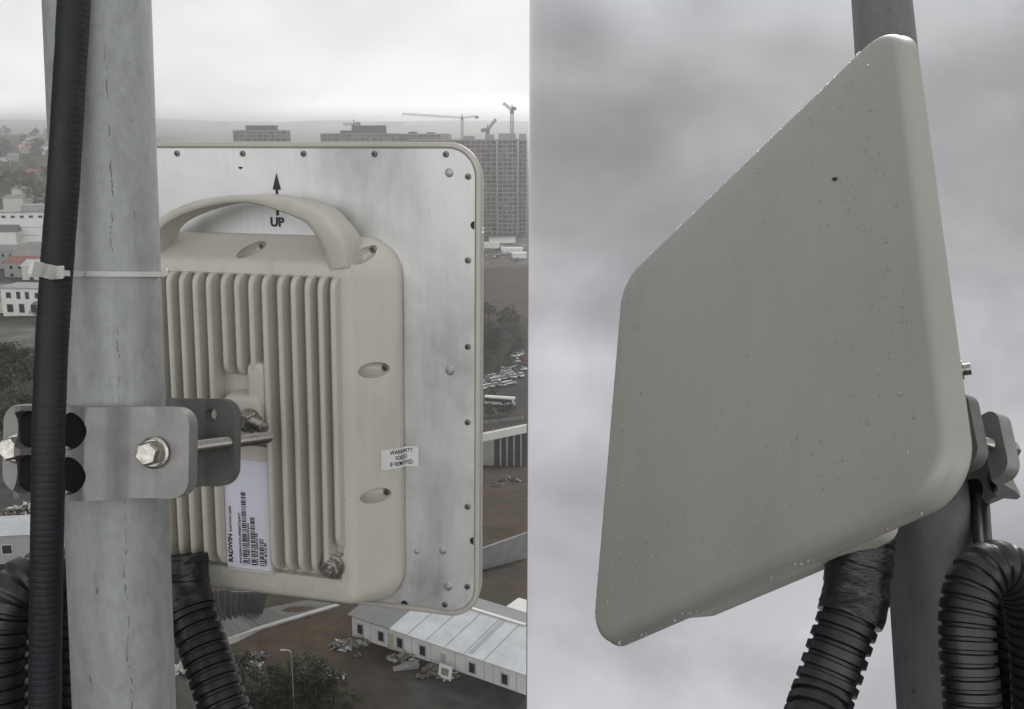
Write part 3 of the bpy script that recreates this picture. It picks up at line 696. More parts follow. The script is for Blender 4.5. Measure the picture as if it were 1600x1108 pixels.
mb.box(hd, (.0074, .0058, .0064), 0, Mh); mb.box(hd + Vector((0, -.003, 0)), (.0046, .001, .0040), 0, Mh); mb.build('tie_head', M_tie, tie, None, .0009)
mb = MB(); Pt = [atd(80, 425, .540), atd(70, 423, .532), atd(58, 420, .522), atd(45, 417, .512)]
strap(mb, [p - off for p in spline(Pt, .001)], (mdir + Vector((0.25, 0, 0))).normalized(), .0037, .0022, Vector((0, -1, 0))); mb.build('loose_tail', M_tie, tie, None, .0008)

# ------------------------------------------------------------------ rain drops and the insect
M_water = bpy.data.materials.new('water_drop'); M_water.use_nodes = True
b = M_water.node_tree.nodes['Principled BSDF']; b.inputs['Base Color'].default_value = (1, 1, 1, 1)
b.inputs['Roughness'].default_value = 0.02; b.inputs['IOR'].default_value = 1.33; b.inputs['Transmission Weight'].default_value = 0.90
def drop(mb, c, nrm, r, h, stretch=1.0, up=Vector((0, 1, 0))):
    nrm = nrm.normalized(); e = (up - nrm * up.dot(nrm)); e = e.normalized() if e.length > 1e-3 else nrm.orthogonal().normalized(); g = nrm.cross(e); rs = []
    for k in range(4):
        a = R(90 * k / 3.6); rr_ = r * math.cos(a); z = h * math.sin(a)
        rs.append([c + nrm * z + (e * stretch * math.cos(2 * math.pi * i / 9) + g * math.sin(2 * math.pi * i / 9)) * rr_ for i in range(9)])
    mb.rings(rs)
rnd = random.Random(11); mb = MB(); HU = H * 1.013
n = 0
while n < 1300:
    u = rnd.uniform(-HU + .018, HU - .012); v = rnd.uniform(-H + .012, H - .012)
    lowleft = math.exp(-(((u - .12) / .07) ** 2 + ((v + .10) / .075) ** 2)); right = math.exp(-((u + .06) / .09) ** 2) * (0.35 + 0.65 * (v < .11))
    if noise.noise(Vector((u * 22, v * 22, 1))) * 0.35 + rnd.random() > 0.18 + 0.85 * max(lowleft, right * 0.7): continue
    edge_ = max(0, .030 - (HU - abs(u)), .030 - (H - abs(v)))
    r = rnd.uniform(.00055, .00115) * (1.6 if rnd.random() < .10 else 1.0) * (1.15 if lowleft > .5 else 1)
    drop(mb, Vector((u, v, -.0163 + edge_ ** 2 * 5)), Vector((0, 0, -1)), r, r * .6, rnd.uniform(1, 1.5)); n += 1
for k in range(36):      # beads along the upper, far and lower rims
    u = rnd.uniform(-HU + .03, HU - .02); r = rnd.uniform(.0005, .0012) * (1 if rnd.random() < .75 else 1.4); drop(mb, Vector((u, H - .0028, -.0137)), Vector((0, .75, -.66)), r, r * .9, 1.2, Vector((1, 0, 0)))
for k in range(46):
    v = rnd.uniform(-H + .02, H - .03); r = rnd.uniform(.0004, .0010); drop(mb, Vector((HU - .0028, v, -.0137)), Vector((.75, 0, -.66)), r, r * .8, 1.2)
for k in range(22):
    u = rnd.uniform(-HU + .03, HU - .02); r = rnd.uniform(.0006, .0012); drop(mb, Vector((u, -H + .0003, rnd.uniform(-.010, -.001))), Vector((0, -1, 0)), r, r * 1.2, 1.2, Vector((1, 0, 0)))
rain = mb.build('rain_drops', M_water, None, 80); rain.matrix_world = POSE_R
setp(rain, 'beads of rain scattered over the smooth antenna front', 'rain drops', None, 'stuff')
mb = MB()
for k in range(16):
    v = rnd.uniform(-H + .03, H - .03); r = rnd.uniform(.0005, .0009) * (2 if k == 0 else 1); drop(mb, Vector((H - .0003, v if k else .121, rnd.uniform(-.006, -.001))), Vector((1, 0, 0)), r, r * .8, 1.2)
for k in range(8):
    u = rnd.uniform(-.05, H - .03); r = rnd.uniform(.0004, .0008); drop(mb, Vector((u, H - .0003, rnd.uniform(-.006, 0))), Vector((0, 1, 0)), r, r * .7, 1.2, Vector((1, 0, 0)))
rain2 = mb.build('rain_drops', M_water, None, 80); rain2.matrix_world = POSE_L
setp(rain2, 'beads of rain along the rim of the antenna seen from behind', 'rain drops', None, 'stuff')
def on_plane(pose, px, py, wz):
    nrm = pose.to_3x3().col[2].normalized(); p0 = pose.translation + nrm * wz; q = ray(px, py)
    return pose.inverted() @ (q * (p0.dot(nrm) / q.dot(nrm)))
fc = on_plane(POSE_R, 1304, 280, -.0168)
mb = MB()
for du, dv, rr_ in ((0, 0, .0011), (-.0016, -.0012, .0014), (.0012, .0010, .0008)):
    c = Vector((du, dv, -.0006)); rs = []
    for k in range(1, 6):
        a = math.pi * k / 6; rs.append([c + Vector((rr_ * math.sin(a) * math.cos(i * .785), rr_ * math.sin(a) * math.sin(i * .785), -rr_ * .8 * math.cos(a))) for i in range(8)])
    mb.rings(rs)
for k in range(6):
    a = R(30 + 60 * k); mb.cyl((0, 0, -.0005), (.0024 * math.cos(a), .0024 * math.sin(a), .0002), .00018, .00010, 5)
fly = mb.build('insect', M_ink, None, 60); fly.matrix_world = POSE_R @ Matrix.Translation(fc)
setp(fly, 'tiny black insect resting high on the smooth antenna front', 'insect')

# ------------------------------------------------------------------ the land below
PR_R = [(10, -55), (95, -54.5), (110, -55), (125, -58.5), (150, -64), (190, -69.5), (222, -76), (232, -79), (262, -92), (330, -97), (375, -101), (405, -100.5), (430, -98), (470, -95), (520, -92), (580, -89), (650, -83), (720, -78), (900, -76), (1500, -60), (2500, -46), (4000, -24), (5600, 14), (6400, 22), (7500, -30)]
PR_L = [(10, -44), (110, -44), (180, -43.5), (230, -46), (262, -48.5), (330, -50), (420, -53), (500, -52), (800, -44), (1150, -26), (1450, -13), (1800, -26), (2600, -24), (4000, -12), (5600, 24), (6400, 30), (7500, -30)]
def interp(pr, y):
    for (a, za), (b_, zb) in zip(pr, pr[1:]):
        if y <= b_:
            f = max(0.0, (y - a) / (b_ - a)); return za + (zb - za) * f
    return pr[-1][1]
def groundz(x, y):
    a = x / max(y, 1.0); f = min(1, max(0, (a + .36) / .09)); f = f * f * (3 - 2 * f)
    z = interp(PR_L, y) * (1 - f) + interp(PR_R, y) * f
    if y > 700: z += (y - 700) / 3000 * 9 * noise.noise(Vector((x / 420, y / 700, 3)))
    elif y > 130: z += 0.5 * noise.noise(Vector((x / 25, y / 25, 1)))
    return z
def hit(px, py):
    """where the sight line through a pixel meets the ground"""
    q = ray(px, py); t0 = 20.0
    while t0 < 7000:
        p = q * t0
        if p.z < groundz(p.x, p.y):
            lo, hi = t0 / 1.01, t0
            for _ in range(24):
                md_ = (lo + hi) / 2; p = q * md_
                if p.z < groundz(p.x, p.y): hi = md_
                else: lo = md_
            return q * hi
        t0 *= 1.01
    return q * 7000
def onground(px, Y, py=300):
    x = ray(px, py).x / ray(px, py).y * Y; return Vector((x, Y, groundz(x, Y)))
def pxof(p):
    d = p.dot(FW); return 800 + FPX * p.x / d, 554 - FPX * p.dot(UPV) / d
def zone(p):
    """the ground's own colour: earth, grass, asphalt, concrete"""
    x, y = p.x, p.y; a = x / y; n_ = noise.noise(Vector((x / 14, y / 14, 0))); n2_ = noise.noise(Vector((x / 5, y / 5, 4)))
    earth = Vector((.100, .070, .045)); grass = Vector((.045, .064, .020)); grey = Vector((.105, .105, .100)); pale = Vector((.24, .235, .22)); dark = Vector((.048, .047, .040))
    if a < -.33:
        if y < 165: return dark.lerp(grey, .5 + .5 * n_)
        if 205 < y < 236: return pale.lerp(grey, .4 + .5 * n2_)
        if y < 300: return grass.lerp(grey, max(0, .5 + n_))
        if y < 520: return grey.lerp(dark, .5 + .5 * n_)
        return grass.lerp(dark, .5 + .5 * n_)
    if y < 108:
        k = min(1, max(0, (a + .135 + .02 * n2_) / .03)) * min(1, max(0, (99 + 5 * n_ - y) / 3))
        return earth.lerp(dark, min(1, max(0, .35 + .9 * n_))).lerp(grass, max(0, n2_) * .5).lerp(grey * .8, k * .85)
    if y < 135: return earth.lerp(dark, min(1, max(0, .35 + .9 * n_))).lerp(grass, max(0, n2_) * .5)
    if y < 195: return earth.lerp(grass, max(0, min(1, .1 + .6 * n_)))
    if y < 232: return dark.lerp(earth, max(0, min(1, .35 + .7 * n2_)))
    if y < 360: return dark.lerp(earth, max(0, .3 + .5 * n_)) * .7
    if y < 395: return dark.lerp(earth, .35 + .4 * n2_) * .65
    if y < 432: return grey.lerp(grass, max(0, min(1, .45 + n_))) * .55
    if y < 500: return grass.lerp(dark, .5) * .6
    if y < 585: return Vector((.125, .080, .055)).lerp(earth, .5 + .5 * n2_)
    if y < 625: return grey.lerp(earth, .6 + .4 * n_)
    if y < 730: return pale.lerp(grey, max(0, min(1, .35 + .8 * n2_)))
    return grass.lerp(grey, max(0, min(1, .4 + .7 * n_)))
NA, NR = 230, 420
vs = []; fs = []; cols = []
a0 = -0.62
for j in range(NR + 1):
    rr_ = 12 * (7200 / 12) ** (j / NR)
    for i in range(NA + 1):
        a = a0 + (AZ_EDGE - a0) * i / NA; p = Vector((rr_ * math.sin(a), rr_ * math.cos(a), 0)); p.z = groundz(p.x, p.y)
        vs.append(p); cols.append(zone(p))
for j in range(NR):
    for i in range(NA):
        q = j * (NA + 1) + i; fs.append((q, q + 1, q + NA + 2, q + NA + 1))
M_ground = bpy.data.materials.new('earth_grass_and_asphalt'); M_ground.use_nodes = True
t = NT(M_ground.node_tree); b = t.n['Principled BSDF']
at_ = t.node('ShaderNodeAttribute', attribute_name='soil'); co = t.node('ShaderNodeTexCoord').outputs['Object']
nz = t.noise(co, 0.5, 6, 0.65); nz2 = t.noise(co, 0.12, 4, 0.6)
f = t.math('ADD', 0.22, t.math('MULTIPLY', t.ramp(t.math('ADD', t.math('MULTIPLY', nz, .6), t.math('MULTIPLY', nz2, .4)), [(0.33, 0.0), (0.68, 1.0)]), 0.62))
cm = t.node('ShaderNodeVectorMath', operation='SCALE'); t.put(cm.inputs[0], at_.outputs['Color']); t.put(cm.inputs[3], f)
t.put(b.inputs['Base Color'], cm.outputs[0]); b.inputs['Roughness'].default_value = 0.9; b.inputs['Specular IOR Level'].default_value = 0.2
me = bpy.data.meshes.new('ground'); me.from_pydata(vs, [], fs); me.materials.append(M_ground)
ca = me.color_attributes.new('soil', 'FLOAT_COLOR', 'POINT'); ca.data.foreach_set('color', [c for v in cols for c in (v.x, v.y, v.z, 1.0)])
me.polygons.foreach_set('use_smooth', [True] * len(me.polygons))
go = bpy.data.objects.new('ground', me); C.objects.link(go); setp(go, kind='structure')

# ------------------------------------------------------------------ materials of the far things
M_white = mat('white_render', (0.62, 0.62, 0.60), 0.7, 0, 0.08, 0.4)
M_cream_w = mat('cream_render', (0.50, 0.48, 0.43), 0.75, 0, 0.08, 0.4)
M_greyw = mat('grey_render', (0.27, 0.27, 0.265), 0.8, 0, 0.12, 0.4)
M_roofm = mat('pale_sheet_roof', (0.40, 0.425, 0.44), 0.45, 0.2, 0.16, 0.5, vstretch=(1, 1, 1))
M_roofd = mat('dark_sheet_roof', (0.13, 0.14, 0.15), 0.55, 0.1, 0.15, 0.5)
M_roofg = mat('grey_tile_roof', (0.20, 0.195, 0.19), 0.8, 0, 0.2, 0.6)
M_roofr = mat('red_tile_roof', (0.22, 0.09, 0.065), 0.8, 0, 0.2, 0.6)
M_glass = mat('dark_window', (0.025, 0.028, 0.032), 0.15)
M_frame = mat('window_frame', (0.40, 0.41, 0.40), 0.6)
M_conc = mat('raw_concrete', (0.225, 0.216, 0.21), 0.85, 0, 0.14, 0.25)
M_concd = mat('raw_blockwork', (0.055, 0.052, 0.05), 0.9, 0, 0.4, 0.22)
M_block = mat('grey_blockwork', (0.125, 0.117, 0.112), 0.9, 0, 0.3, 0.3)
M_crane = mat('crane_steel', (0.10, 0.10, 0.105), 0.6)
M_bark = mat('bark', (0.075, 0.058, 0.044), 0.9)
M_rub = mat('rubble', (0.11, 0.10, 0.088), 0.9, 0, 0.4, 1.2)
M_wood = mat('old_timber', (0.13, 0.105, 0.08), 0.8, 0, 0.3, 2)
M_sheet = mat('white_sheeting', (0.33, 0.33, 0.315), 0.5, 0, 0.15, 2)
M_lamp = mat('lamp_post_steel', (0.33, 0.34, 0.34), 0.5, 0.5)
M_tyre = mat('tyre_rubber', (0.02, 0.02, 0.02), 0.8)
M_kerb = mat('concrete_kerb', (0.33, 0.33, 0.32), 0.85, 0, 0.2, 1)
M_pink = mat('faded_red_awning', (0.42, 0.13, 0.10), 0.7)
def leafmat(name, base):
    m = mat(name, base, 0.65, 0, 0.0); t = NT(m.node_tree); b = t.n['Principled BSDF']
    co = t.node('ShaderNodeTexCoord').outputs['Object']; oi = t.node('ShaderNodeObjectInfo').outputs['Random']
    f = t.ramp(t.noise(co, 7, 3, 0.6), [(0.35, 0.0), (0.65, 1.0)])
    c = t.mix(f, tuple(k * 0.6 for k in base), tuple(k * 1.5 for k in base)); c = t.mix(t.math('MULTIPLY', oi, 0.5), c, tuple(k * q for k, q in zip(base, (1.25, 1.0, 0.75))))
    t.put(b.inputs['Base Color'], c); return m
M_leaf = [leafmat('dark_foliage', (.014, .026, .008)), leafmat('olive_foliage', (.026, .034, .010)), leafmat('dull_green_foliage', (.019, .032, .011))]

# ------------------------------------------------------------------ trees
def tree_proto(k, shape):
    rnd = random.Random(40 + k); m = M_leaf[k % 3]
    root = empty('leafy_tree'); tr = MB()
    tr.cyl((0, 0, -.03), (0.01, 0, .35), .028, .018, 8); tr.cyl((0.01, 0, .35), (-.01, .01, .78), .018, .006, 7)
    limbs = []
    for j in range(9):
        a = rnd.uniform(0, 6.28); z = rnd.uniform(.25, .6); L = rnd.uniform(.15, .3); e = Vector((L * math.cos(a), L * math.sin(a), z + L * .7)); limbs.append(e); tr.cyl((0, 0, z), e, .009, .003, 5)
    tr.build('trunk', M_bark, root, 60)
    cr = MB(); clumps = []
    for j in range(26):
        if shape == 'cone':
            z = rnd.uniform(.12, .98); rad = .24 * (1.02 - z) + .02; a = rnd.uniform(0, 6.28); q = rad * math.sqrt(rnd.random()); clumps.append((Vector((q * math.cos(a), q * math.sin(a), z)), .05 + .10 * (1 - z)))
        else:
            a = rnd.uniform(0, 6.28); z = rnd.uniform(.30, .94); rad = .36 * math.sqrt(max(.05, 1 - ((z - .58) / .40) ** 2)); q = rad * math.sqrt(rnd.random()); clumps.append((Vector((q * math.cos(a), q * math.sin(a), z)), rnd.uniform(.07, .15)))
    for c, r in clumps:
        for i in range(70):
            d = Vector((rnd.gauss(0, 1), rnd.gauss(0, 1), rnd.gauss(0, .8))).normalized() * r * rnd.uniform(.4, 1.08); p = c + d
            e = Vector((rnd.gauss(0, 1), rnd.gauss(0, 1), rnd.gauss(0, 1))).normalized(); g = e.orthogonal().normalized() * rnd.uniform(.010, .021); e = e * rnd.uniform(.010, .024)
            cr.quad(p - e - g * .6, p + e * .2 - g, p + e + g * .5, p - e * .3 + g)
    cr.build('crown', m, root)
    return root
protos = [tree_proto(k, 'round') for k in range(3)]
used = [False] * 4
def tree(p, h, k, label, group=None, wide=1.0):
    src = protos[k]
    if not used[k]: o = src; used[k] = True; o.name = 'leafy_tree'
    else:
        o = src.copy(); C.objects.link(o)
        for ch in list(src.children):
            c = ch.copy(); C.objects.link(c); c.parent = o
    o.location = p; o.scale = (h * wide, h * wide, h); o.rotation_euler = (0, 0, random.uniform(0, 6.28)); setp(o, label, 'tree', group)
rnd = random.Random(5)
for px, Y, h, k, wd in ((432, 89.5, 3.6, 0, 1.5), (472, 90, 4.4, 2, 1.3), (497, 89.5, 4.6, 0, 1.2), (520, 89, 3.2, 1, 1.4), (408, 90, 3.2, 2, 1.5), (380, 91, 3.4, 0, 1.4), (545, 88, 2.0, 1, 1.7), (450, 90.5, 3.4, 0, 1.4), (484, 88, 3.0, 0, 1.5), (425, 88, 2.6, 2, 1.6), (505, 87.5, 2.6, 2, 1.6), (398, 88, 2.4, 0, 1.6), (462, 87, 2.2, 1, 1.7), (530, 87, 1.8, 0, 1.7)):
    tree(onground(px, Y, 1050), h, k, 'dark bushy tree on the waste ground below the radio, left of the white shed', 'trees below the radio', wd)
tree(onground(296, 90, 1050), 3.4, 2, 'dark bushy tree glimpsed between the pale mast and the taped conduit', None, 1.3)
for i in range(17):
    px = rnd.uniform(742, 816); Y = rnd.uniform(428, 500)
    tree(onground(px, Y, 530), rnd.uniform(6, 11), rnd.choice((0, 0, 1, 2)), 'dark tree in the belt beyond the parked cars, right of the antenna edge', 'trees beyond the parked cars', 1.15)
for i in range(10):
    px = rnd.uniform(738, 818); Y = rnd.uniform(400, 425)
    tree(onground(px, Y, 560), rnd.uniform(3, 6), rnd.choice((0, 1, 2)), 'small tree or bush among the parked cars', 'bushes among the parked cars', 1.3)
for i in range(6):
    px = rnd.uniform(735, 815); Y = rnd.uniform(335, 368)
    tree(onground(px, Y, 640), rnd.uniform(3, 5), rnd.choice((0, 1)), 'bush on the bank in front of the bus', 'bushes in front of the bus', 1.5)
for px, Y, h, k in ((14, 165, 8.5, 1), (34, 172, 7.5, 0), (52, 168, 6.5, 2), (-8, 160, 8, 0), (24, 150, 5, 2), (5, 140, 6, 0), (45, 148, 5, 1)):
    tree(onground(px, Y, 580), h, k, 'dark tree beside the road at the left, under the villa', 'trees under the villa', 1.2)
tree(onground(58, 250, 480), 5.0, 0, 'small round tree against the white villa wall')
for i in range(70):
    Y = rnd.uniform(470, 1450); px = rnd.uniform(-40, 105)
    tree(onground(px, Y, 260), rnd.uniform(7, 14), rnd.choice((0, 1, 2)), 'tree on the hazy wooded hillside at the left', 'trees on the left hillside', 1.25)

# ------------------------------------------------------------------ buildings
def house(name, label, p, w_, d_, h_, rot, wall, roof, roof_h, wins, group=None, cat='house', flat=False, eave=0.4):
    """p: middle of the front foot; wins: list of (x, z, w, h) on the front wall"""
    root = empty(name, Matrix.Translation(p) @ Matrix.Rotation(rot, 4, 'Z')); setp(root, label, cat, group)
    mb = MB(); mb.box((0, d_ / 2, h_ / 2 - 1.5), (w_, d_, h_ + 3)); mb.build('wall', wall, root)
    mb = MB(); e = eave
    if flat:
        mb.box((0, d_ / 2, h_ + .15), (w_ + 2 * e, d_ + 2 * e, .3))
    else:
        a, b_ = w_ / 2 + e, d_ / 2
        mb.add([(-a, -e, h_), (a, -e, h_), (a, d_ + e, h_), (-a, d_ + e, h_), (-a + roof_h * .4, b_, h_ + roof_h), (a - roof_h * .4, b_, h_ + roof_h)], [(0, 1, 5, 4), (2, 3, 4, 5), (1, 2, 5), (3, 0, 4), (3, 2, 1, 0)])
    mb.build('roof', roof, root)
    for x, z, ww, hh in wins:
        f_ = MB(); f_.box((x, -.03, z), (ww + .24, .10, hh + .24)); fo = f_.build('window', M_frame, root)
        g_ = MB(); g_.box((x, -.06, z), (ww, .10, hh)); g_.build('pane', M_glass, fo)
    return root
# factory and houses on the left
p = onground(40, 430, 395)
fx = house('factory_building', 'large white factory block with a row of small windows under its roof, left', p, 24, 16, 17, R(3), M_white, M_greyw, 0, [(x, 15.2, 1.6, .9) for x in (-7.5, -3.7, 0, 3.7, 7.5)], None, 'factory', True, .6)
mb = MB()
for z in (4.0, 7.4, 10.8): mb.box((0, -.04, z), (23.9, .12, .22))
mb.build('wall_groove', M_greyw, fx)
mb = MB(); mb.box((3, 7, 18.6), (9, 7, 2.4)); mb.build('roof_plant', M_greyw, fx)
p = onground(10, 424, 395); house('warehouse', 'white warehouse with a dark blue-grey upper wall left of the factory block', p + Vector((-4, 0, 0)), 17, 14, 9.5, R(3), M_white, M_roofd, 3.2, [], None, 'warehouse')
for i, (px, Y, w_, h_, wl, rf) in enumerate(((18, 372, 14, 6.5, M_greyw, M_roofg), (46, 366, 12, 5.6, M_cream_w, M_roofg), (70, 380, 13, 7.0, M_greyw, M_roofg), (30, 345, 11, 5.0, M_greyw, M_roofr), (62, 338, 12, 4.6, M_cream_w, M_roofm))):
    house('town_house', ('grey house with tiled roof at far left below the factory', 'low cream house with grey roof below the factory', 'taller grey house with tiled roof next to the ribbed cable', 'small grey house with a reddish roof above the villa', 'cream house with a pale flat-looking roof above the tie')[i],
          onground(px, Y, 410), w_, 9, h_, R((-8, 5, 12, -4, 6)[i]), wl, rf, 1.8, [(-3, h_ - 1.6, 1.2, 1.2), (0, h_ - 1.6, 1.2, 1.2), (3, h_ - 1.6, 1.2, 1.2), (-3, h_ - 4.2, 1.2, 1.2), (2.5, h_ - 4.2, 1.2, 1.2)], 'houses under the factory')
p = onground(42, 262, 490)
house('villa', 'white two-storey villa with balconied front beside the road at the left', p, 13, 8, 7.2, R(-6), M_white, M_greyw, 0, [(-4.5, 5.4, 1.3, 1.4), (-1.8, 5.4, 1.0, 1.8), (.6, 5.4, 1.0, 1.8), (3.4, 5.4, 1.3, 1.4), (-4.4, 2.0, 1.6, 2.0), (-1.2, 2.0, 1.4, 2.2), (2.0, 2.0, 1.4, 2.0)], None, 'villa', True, .5)
p = onground(8, 268, 490); house('villa', 'plain cream villa cut by the left edge, next to the white one', p, 8, 8, 5.6, R(-6), M_cream_w, M_roofg, 1.6, [(-1.5, 3.8, 1.2, 1.4), (1.5, 3.8, 1.2, 1.4)], None, 'villa')
for i in range(16):
    Y = rnd.uniform(560, 1350); px = rnd.uniform(0, 95)
    house('hillside_house', 'small pale house among the trees of the hazy left hillside', onground(px, Y, 260), rnd.uniform(8, 14), 9, rnd.uniform(5, 9), rnd.uniform(-.4, .4), rnd.choice((M_cream_w, M_greyw, M_white)), rnd.choice((M_roofg, M_roofr)), 1.8, [], 'houses on the left hillside')
p = hit(30, 880); house('lean_to_shed', 'grey lean-to shed with pale sheet roof at lower left behind the conduit', p, 7, 5, 3.2, R(8), M_greyw, M_roofm, .6, [(-1, 1.6, .9, .9)], None, 'shed')
# white shed below the radio: front wall from (551,997) to the right
z0 = -55.0
fa, fb = atz(551, 997, z0), atz(816, 1091, z0)
wall_dir = (fb - fa); wall_dir.z = 0; L_ = wall_dir.length; wall_dir.normalize(); nrm_ = Vector((-wall_dir.y, wall_dir.x, 0))
if nrm_.y < 0: nrm_ = -nrm_
shed = empty('long_shed', frame(wall_dir, nrm_, Vector((0, 0, 1)), fa)); setp(shed, 'long white shed with pale sheet roof and small windows below the antenna', 'shed')
he = 2.75
def xend(y):
    k = math.tan(AZ_EDGE - .0006); q = fa + nrm_ * y
    return (k * q.y - q.x) / (wall_dir.x - k * wall_dir.y)
L_ = xend(0)
dep = 6.4; hr = he + 1.0
mb = MB(); mb.add([(0, 0, -1.5), (L_, 0, -1.5), (xend(dep), dep, -1.5), (0, dep, -1.5), (0, 0, he), (L_, 0, he), (xend(dep), dep, hr), (0, dep, hr)], [(0, 1, 5, 4), (1, 2, 6, 5), (2, 3, 7, 6), (3, 0, 4, 7), (4, 5, 6, 7), (3, 2, 1, 0)])
mb.build('wall', M_white, shed)
def roofslab(x0, x1, m, name, lift=.08):
    mb = MB(); y0, y1 = -.35, dep; s = (hr - he) / dep
    za, zb = he + s * y0 + lift, hr + lift
    X0, X1 = (xend(y0), xend(y1)) if x1 is None else (x1, x1)
    mb.add([(x0, y0, za), (X0, y0, za), (X1, y1, zb), (x0, y1, zb), (x0, y0, za + .07), (X0, y0, za + .07), (X1, y1, zb + .07), (x0, y1, zb + .07)], [(0, 1, 5, 4), (1, 2, 6, 5), (2, 3, 7, 6), (3, 0, 4, 7), (4, 5, 6, 7), (3, 2, 1, 0)])
    ro = mb.build(name, m, shed); return ro
roofslab(-.4, L_ * .245, M_roofd, 'dark_roof_panel'); ro = roofslab(L_ * .2452, None, M_roofm, 'pale_roof_panel')
mb = MB(); s = (hr - he) / dep
for k in range(1, 7):
    x = L_ * (.245 + .755 * k / 7)
    if x < xend(dep) - .1: mb.box((x, dep / 2 - .2, (he + hr) / 2 + .165), (.035, dep + .2, .03), 0, Matrix.Rotation(math.atan(s), 3, 'X'))
mb.box((L_ * .70, dep / 2, (he + hr) / 2 + .17), (.5, dep - .2, .03), 0, Matrix.Rotation(math.atan(s), 3, 'X'))
mb.build('roof_seam', mat('roof_lap', (.27, .285, .295), .5, .2), ro)
mb = MB(); mb.box((xend(dep + .3) / 2 - .15, dep + .12, hr + .22), (xend(dep + .3) + .3, .35, .12)); mb.build('ridge_flashing', M_white, shed)
for k, x in enumerate((.055, .185, .30, .435, .555, .715, .89)):
    X = L_ * x; kind = k in (4,)
    f_ = MB(); f_.box((X, -.03, 1.45), (1.02, .12, 1.30)); fo = f_.build('window', M_white if kind else M_frame, shed)
    g_ = MB(); g_.box((X, -.065, 1.45), (.66, .12, 1.02)); g_.build('pane', M_frame if kind else M_glass, fo)
mb = MB(); mb.box((L_ * .245, -.06, 1.1), (.8, .1, 2.2)); mb.build('door', mat('yellowed_door', (.42, .40, .30), .7), shed)
mb = MB()
for x in (.12, .225, .275, .37, .48, .62, .68, .78, .83, .95): mb.box((L_ * x, -.02, 1.2), (.06, .06, 2.7))
mb.build('panel_joint', M_frame, shed)
mb = MB(); mb.add([(-.2, dep + .3, hr + .1), (xend(dep + .3), dep + .3, hr + .1), (xend(dep + 5.2), dep + 5.2, he - .4), (-.2, dep + 5.2, he - .4)], [(0, 1, 2, 3)]); mb.add([(-.2, dep + .3, -1.5), (xend(dep + .3), dep + .3, -1.5), (xend(dep + 5.2), dep + 5.2, -1.5), (-.2, dep + 5.2, -1.5)], [(0, 1, 2, 3)])
mb.build('rear_roof_panel', M_roofd, shed)  # back slope's shadow is put in by the dark roof colour
an = empty('white_annex', shed.matrix_world.copy()); setp(an, 'white flat-roofed annex just behind the long shed, at the foot of the antenna edge', 'annex')
y0, y1, xl = dep + 5.6, dep + 9.2, L_ * .52
def prism(name, m, za, zb, e):
    mb = MB(); pts = [(xl - e, y0 - e), (xend(y0 - e), y0 - e), (xend(y1 + e), y1 + e), (xl - e, y1 + e)]
    mb.rings([[Vector((x, y, za)) for x, y in pts], [Vector((x, y, zb)) for x, y in pts]]); mb.build(name, m, an)
prism('wall', M_white, -1.5, 1.2, 0); prism('roof', M_white, 1.21, 1.4, .25)
# debris beside the shed
def pile(px, py, size, n, label, mats, flat=.35, seed=1):
    rnd = random.Random(seed); p = hit(px, py); mb = MB()
    for i in range(n):
        a = rnd.uniform(0, 6.28); q = size * math.sqrt(rnd.random()); L2 = rnd.uniform(.25, 1.0) * (1.6 if rnd.random() < .3 else 1)
        mb.box((q * math.cos(a), q * math.sin(a) * .7, max(.05, (1 - q / size) * size * flat * rnd.random() + .08)), (L2, rnd.uniform(.08, .45), rnd.uniform(.04, .22)), rnd.randrange(len(mats)),
               Matrix.Rotation(rnd.uniform(0, 3.14), 3, 'Z') @ Matrix.Rotation(rnd.gauss(0, .35), 3, 'X') @ Matrix.Rotation(rnd.gauss(0, .3), 3, 'Y'))
    o = mb.build('debris_pile', mats); o.location = p; setp(o, label, 'debris')
pile(536, 1010, 1.5, 40, 'dark scrap heap at the left end of the white shed', [M_wood, M_roofd, M_sheet], .3, 1)
pile(560, 1004, 1.2, 34, 'heap of white and grey scrap against the first shed window', [M_sheet, M_rub, M_rub], .3, 2)
pile(628, 1030, 1.6, 40, 'pile of sheets and planks leaning below the second shed window', [M_rub, M_sheet, M_roofg], .3, 3)
pile(676, 1052, 1.7, 46, 'long pile of planks and poles before the middle of the shed', [M_wood, M_rub, M_rub], .3, 4)
pile(704, 1058, 1.0, 26, 'broken boards right of the plank pile', [M_wood, M_sheet], .35, 5)
pile(524, 1058, .9, 16, 'pinkish scrap lying alone on the brown yard', [M_rub, M_wood, M_sheet], .3, 7)
pile(558, 1026, .5, 8, 'few dark scraps in the middle of the brown yard', [M_wood, M_tyre], .3, 8)
pile(392, 1048, 1.3, 40, 'white crumpled sheeting beside the taped conduit', [M_sheet], .7, 9)
pile(402, 1026, 1.1, 26, 'dark rusty scrap behind the white crumpled sheeting', [M_wood, M_roofd], .4, 10)
pile(285, 1048, 1.0, 26, 'white crumpled sheeting glimpsed right of the pale mast', [M_sheet], .7, 12)
pile(795, 752, 2.4, 70, 'grey rubble heap at the foot of the retaining wall', [M_rub, M_roofd, M_concd], .5, 13)
pile(775, 760, 2.2, 50, 'brown rubble beside the torn end of the retaining wall', [M_rub, M_wood], .4, 14)
pile(102, 800, 1.0, 30, 'stack of white boards glimpsed between cable and mast', [M_sheet, M_white], .9, 15)
pile(34, 800, 2.6, 60, 'mixed scrap and pale boards at the far left below the clamp', [M_sheet, M_rub, M_wood], .4, 16)
p = hit(104, 1036); mb = MB(); mb.box((0, 0, 1.1), (2.4, 1.2, .12), 0, Matrix.Rotation(.35, 3, 'X'))
for sx_ in (-1, 1): mb.box((sx_ * 1.0, .3, .5), (.07, .07, 1.1))
o = mb.build('awning', M_pink); o.location = p; setp(o, 'small faded red awning glimpsed between cable and mast', 'awning')
